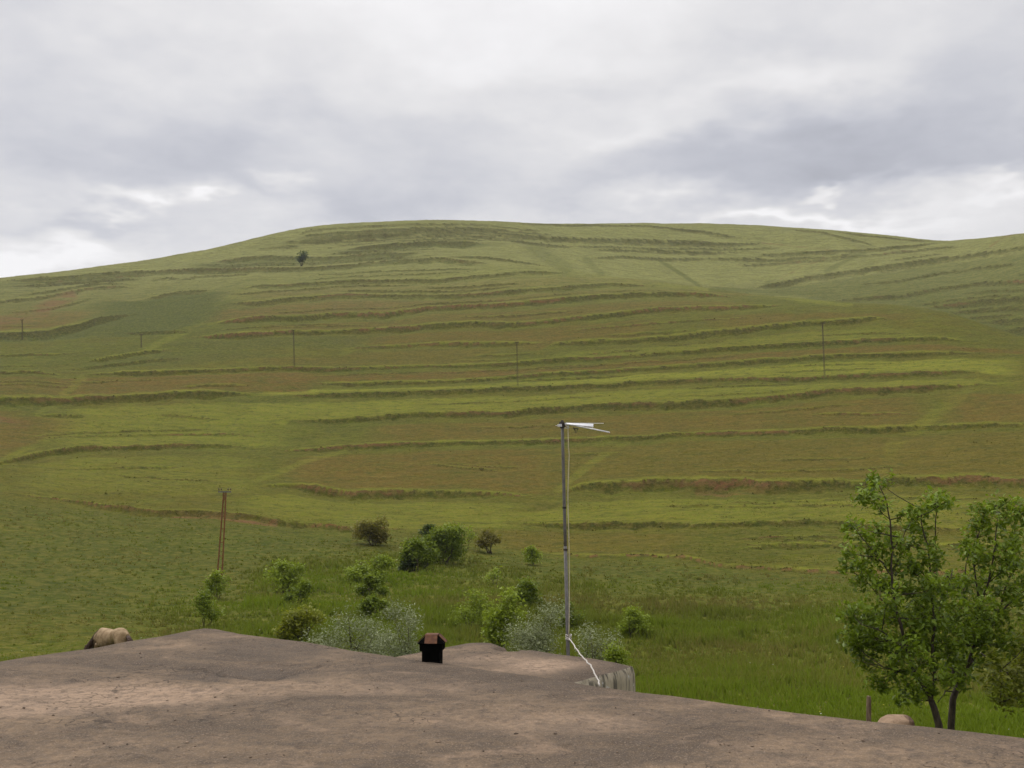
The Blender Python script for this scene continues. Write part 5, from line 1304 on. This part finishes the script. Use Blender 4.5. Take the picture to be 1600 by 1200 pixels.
# ------------------------------------------------------------------ air
hz = MB(); S = 1710.0; topz = float(Z.max()) + EYE + 6; botz = float(Z.min()) + EYE - 1.0
P8 = [(-S, -S, botz), (S, -S, botz), (S, S, botz), (-S, S, botz), (-S, -S, topz), (S, -S, topz), (S, S, topz), (-S, S, topz)]
hz.poly(P8, [(0, 3, 2, 1), (4, 5, 6, 7), (0, 1, 5, 4), (1, 2, 6, 5), (2, 3, 7, 6), (3, 0, 4, 7)])
hm = bpy.data.materials.new('thin_air'); hm.use_nodes = True; hm.node_tree.nodes.clear()
ho = hm.node_tree.nodes.new('ShaderNodeOutputMaterial'); pv = hm.node_tree.nodes.new('ShaderNodeVolumePrincipled')
pv.inputs['Color'].default_value = (0.80, 0.84, 0.92, 1); pv.inputs['Density'].default_value = 0.00012; pv.inputs['Anisotropy'].default_value = 0.2
hm.node_tree.links.new(pv.outputs[0], ho.inputs['Volume'])
HAZE = True
if HAZE:
    tag(hz.build('haze', hm), 'thin pale haze in front of the far hill', 'haze', kind='stuff')

# ------------------------------------------------------------------ sky and sun
SUN_EL, SUN_AZ = math.radians(46), math.radians(-38)      # azimuth from +Y, negative = to the left
w = bpy.data.worlds.new('World'); scene.world = w; w.use_nodes = True
nt = w.node_tree; nt.nodes.clear()
wo = nt.nodes.new('ShaderNodeOutputWorld'); bg = nt.nodes.new('ShaderNodeBackground'); bg.inputs['Strength'].default_value = 0.1
nt.links.new(bg.outputs[0], wo.inputs[0])
def WN(t, **k):
    n = nt.nodes.new(t)
    for a, v in k.items(): setattr(n, a, v)
    return n
def wput(s, v):
    if isinstance(v, bpy.types.NodeSocket): nt.links.new(v, s)
    elif v is not None: s.default_value = (*v, 1) if (isinstance(v, tuple) and len(v) == 3 and s.type == 'RGBA') else v
def wm(op, a, b=None, c=None):
    n = WN('ShaderNodeMath', operation=op); wput(n.inputs[0], a); wput(n.inputs[1], b)
    if c is not None: wput(n.inputs[2], c)
    return n.outputs[0]
def wvm(op, a, b=None):
    n = WN('ShaderNodeVectorMath', operation=op); wput(n.inputs[0], a)
    if b is not None: wput(n.inputs[1], b)
    return n
def wmr(x, a, b, lo, hi):
    n = WN('ShaderNodeMapRange', interpolation_type='SMOOTHSTEP'); wput(n.inputs[0], x)
    for i, v in zip((1, 2, 3, 4), (a, b, lo, hi)): n.inputs[i].default_value = v
    return n.outputs[0]
sky = WN('ShaderNodeTexSky', sky_type='NISHITA'); sky.sun_disc = False; sky.sun_elevation = SUN_EL; sky.sun_rotation = SUN_AZ
dirv = WN('ShaderNodeTexCoord').outputs['Generated']
sx_ = WN('ShaderNodeSeparateXYZ'); nt.links.new(dirv, sx_.inputs[0])
el = wm('MAXIMUM', sx_.outputs[2], 0.0)
den = wm('ADD', el, 0.16)
comb = WN('ShaderNodeCombineXYZ'); wput(comb.inputs[0], wm('DIVIDE', sx_.outputs[0], den)); wput(comb.inputs[1], wm('DIVIDE', sx_.outputs[1], den))
def wnoise(scale, detail, rough, vec, dist=0.0):
    n = WN('ShaderNodeTexNoise'); wput(n.inputs['Vector'], vec); n.inputs['Scale'].default_value = scale; n.inputs['Detail'].default_value = detail; n.inputs['Roughness'].default_value = rough; n.inputs['Distortion'].default_value = dist
    return n
n1 = wnoise(1.5, 6, 0.52, comb.outputs[0], 0.25).outputs['Fac']
n3 = wnoise(10.0, 5, 0.6, comb.outputs[0], 0.4).outputs['Fac']
n2 = wnoise(4.2, 5, 0.55, comb.outputs[0], 0.2).outputs['Fac']
warp = wnoise(3.0, 4, 0.55, comb.outputs[0]).outputs['Color']
wd = wvm('MULTIPLY', wvm('SUBTRACT', warp, (0.5, 0.5, 0.5)).outputs[0], (0.30, 0.1, 0.16))
dw = wvm('NORMALIZE', wvm('ADD', dirv, wd.outputs[0]).outputs[0]).outputs[0]
val = wm('ADD', 0.765, wm('ADD', wm('MULTIPLY', wm('SUBTRACT', n1, 0.5), 0.28), wm('ADD', wm('MULTIPLY', wm('SUBTRACT', n2, 0.5), 0.17), wm('MULTIPLY', wm('SUBTRACT', n3, 0.5), 0.11))))
def cloud(u, v, su, sv, amp):
    """a lighter or darker cloud mass centred in one direction of the sky"""
    th, te = ray(u, v); d = Vector((math.sin(th), math.cos(th), float(te))).normalized()
    right = Vector((d.y, -d.x, 0)).normalized(); up = right.cross(d)
    a = wm('DIVIDE', wvm('DOT_PRODUCT', dw, tuple(right)).outputs['Value'], su / F)
    b = wm('DIVIDE', wvm('DOT_PRODUCT', dw, tuple(up)).outputs['Value'], sv / F)
    q = wm('ADD', wm('MULTIPLY', a, a), wm('MULTIPLY', b, b))
    return wm('MULTIPLY', wm('EXPONENT', wm('MULTIPLY', q, -1.0)), amp)
for c in [(760, 20, 420, 120, 0.17), (1500, 205, 250, 70, -0.20), (1150, 250, 260, 36, -0.13), (330, 250, 280, 56, -0.17), (60, 120, 130, 110, -0.10), (250, 315, 70, 20, 0.19), (290, 325, 30, 8, 0.16), (60, 405, 110, 30, 0.27), (445, 285, 40, 25, 0.18), (1280, 295, 40, 9, 0.26),
          (1200, 345, 200, 14, 0.26), (1575, 275, 70, 22, 0.24), (1180, 130, 160, 24, 0.12), (600, 330, 200, 30, -0.11), (1000, 205, 120, 22, 0.08), (1500, 340, 120, 25, 0.06), (950, 140, 190, 26, -0.08), (1240, 60, 160, 30, -0.07), (150, 335, 130, 18, -0.10), (1000, 300, 190, 22, -0.09),
          (1330, 270, 200, 18, -0.08), (680, 215, 150, 24, -0.05), (180, 40, 160, 40, -0.05), (1560, 90, 90, 40, -0.06)]:
    val = wm('ADD', val, cloud(*c))
val = wm('MINIMUM', wm('MAXIMUM', val, 0.40), 0.98)
# an overcast sky brightens towards the zenith
lift = wm('MULTIPLY', val, wmr(el, 0.42, 0.95, 1.0, 2.45))
lift10 = wm('MULTIPLY', lift, 10.0)
tintf = wmr(val, 0.50, 0.86, 0.0, 1.0)
tm = WN('ShaderNodeMix', data_type='RGBA'); wput(tm.inputs[0], tintf); wput(tm.inputs[6], (0.935, 0.952, 1.055)); wput(tm.inputs[7], (1.0, 0.985, 0.99))
sc = wvm('SCALE', tm.outputs[2]); wput(sc.inputs['Scale'], lift10)
mx = WN('ShaderNodeMix', data_type='RGBA'); mx.inputs[0].default_value = 0.95; nt.links.new(sky.outputs[0], mx.inputs[6]); nt.links.new(sc.outputs[0], mx.inputs[7])
nt.links.new(mx.outputs[2], bg.inputs[0])
sd = bpy.data.lights.new('sun', 'SUN'); sd.energy = 1.35; sd.angle = math.radians(11); sd.color = (1.0, 0.96, 0.9)
so = bpy.data.objects.new('sun', sd); link(so)
sv_ = Vector((math.sin(SUN_AZ) * math.cos(SUN_EL), math.cos(SUN_AZ) * math.cos(SUN_EL), math.sin(SUN_EL)))
so.rotation_euler = (-sv_).to_track_quat('-Z', 'Y').to_euler(); so.location = (0, 0, 60)

# ------------------------------------------------------------------ camera
cd = bpy.data.cameras.new('camera'); cd.sensor_width = 36; cd.lens = 36 * F / 1600; cd.clip_start = 0.05; cd.clip_end = 6000
co_ = bpy.data.objects.new('camera', cd); link(co_); co_.location = (0, 0, EYE); co_.rotation_euler = (math.pi / 2 + PITCH, 0, 0)
scene.camera = co_
scene.view_settings.view_transform = 'Standard'; scene.view_settings.look = 'None'; scene.view_settings.exposure = 0.0; scene.view_settings.gamma = 1.0
scene.cycles.volume_bounces = 0; scene.cycles.max_bounces = 6; scene.cycles.transmission_bounces = 4; scene.cycles.use_denoising = True; scene.cycles.denoising_prefilter = 'ACCURATE'
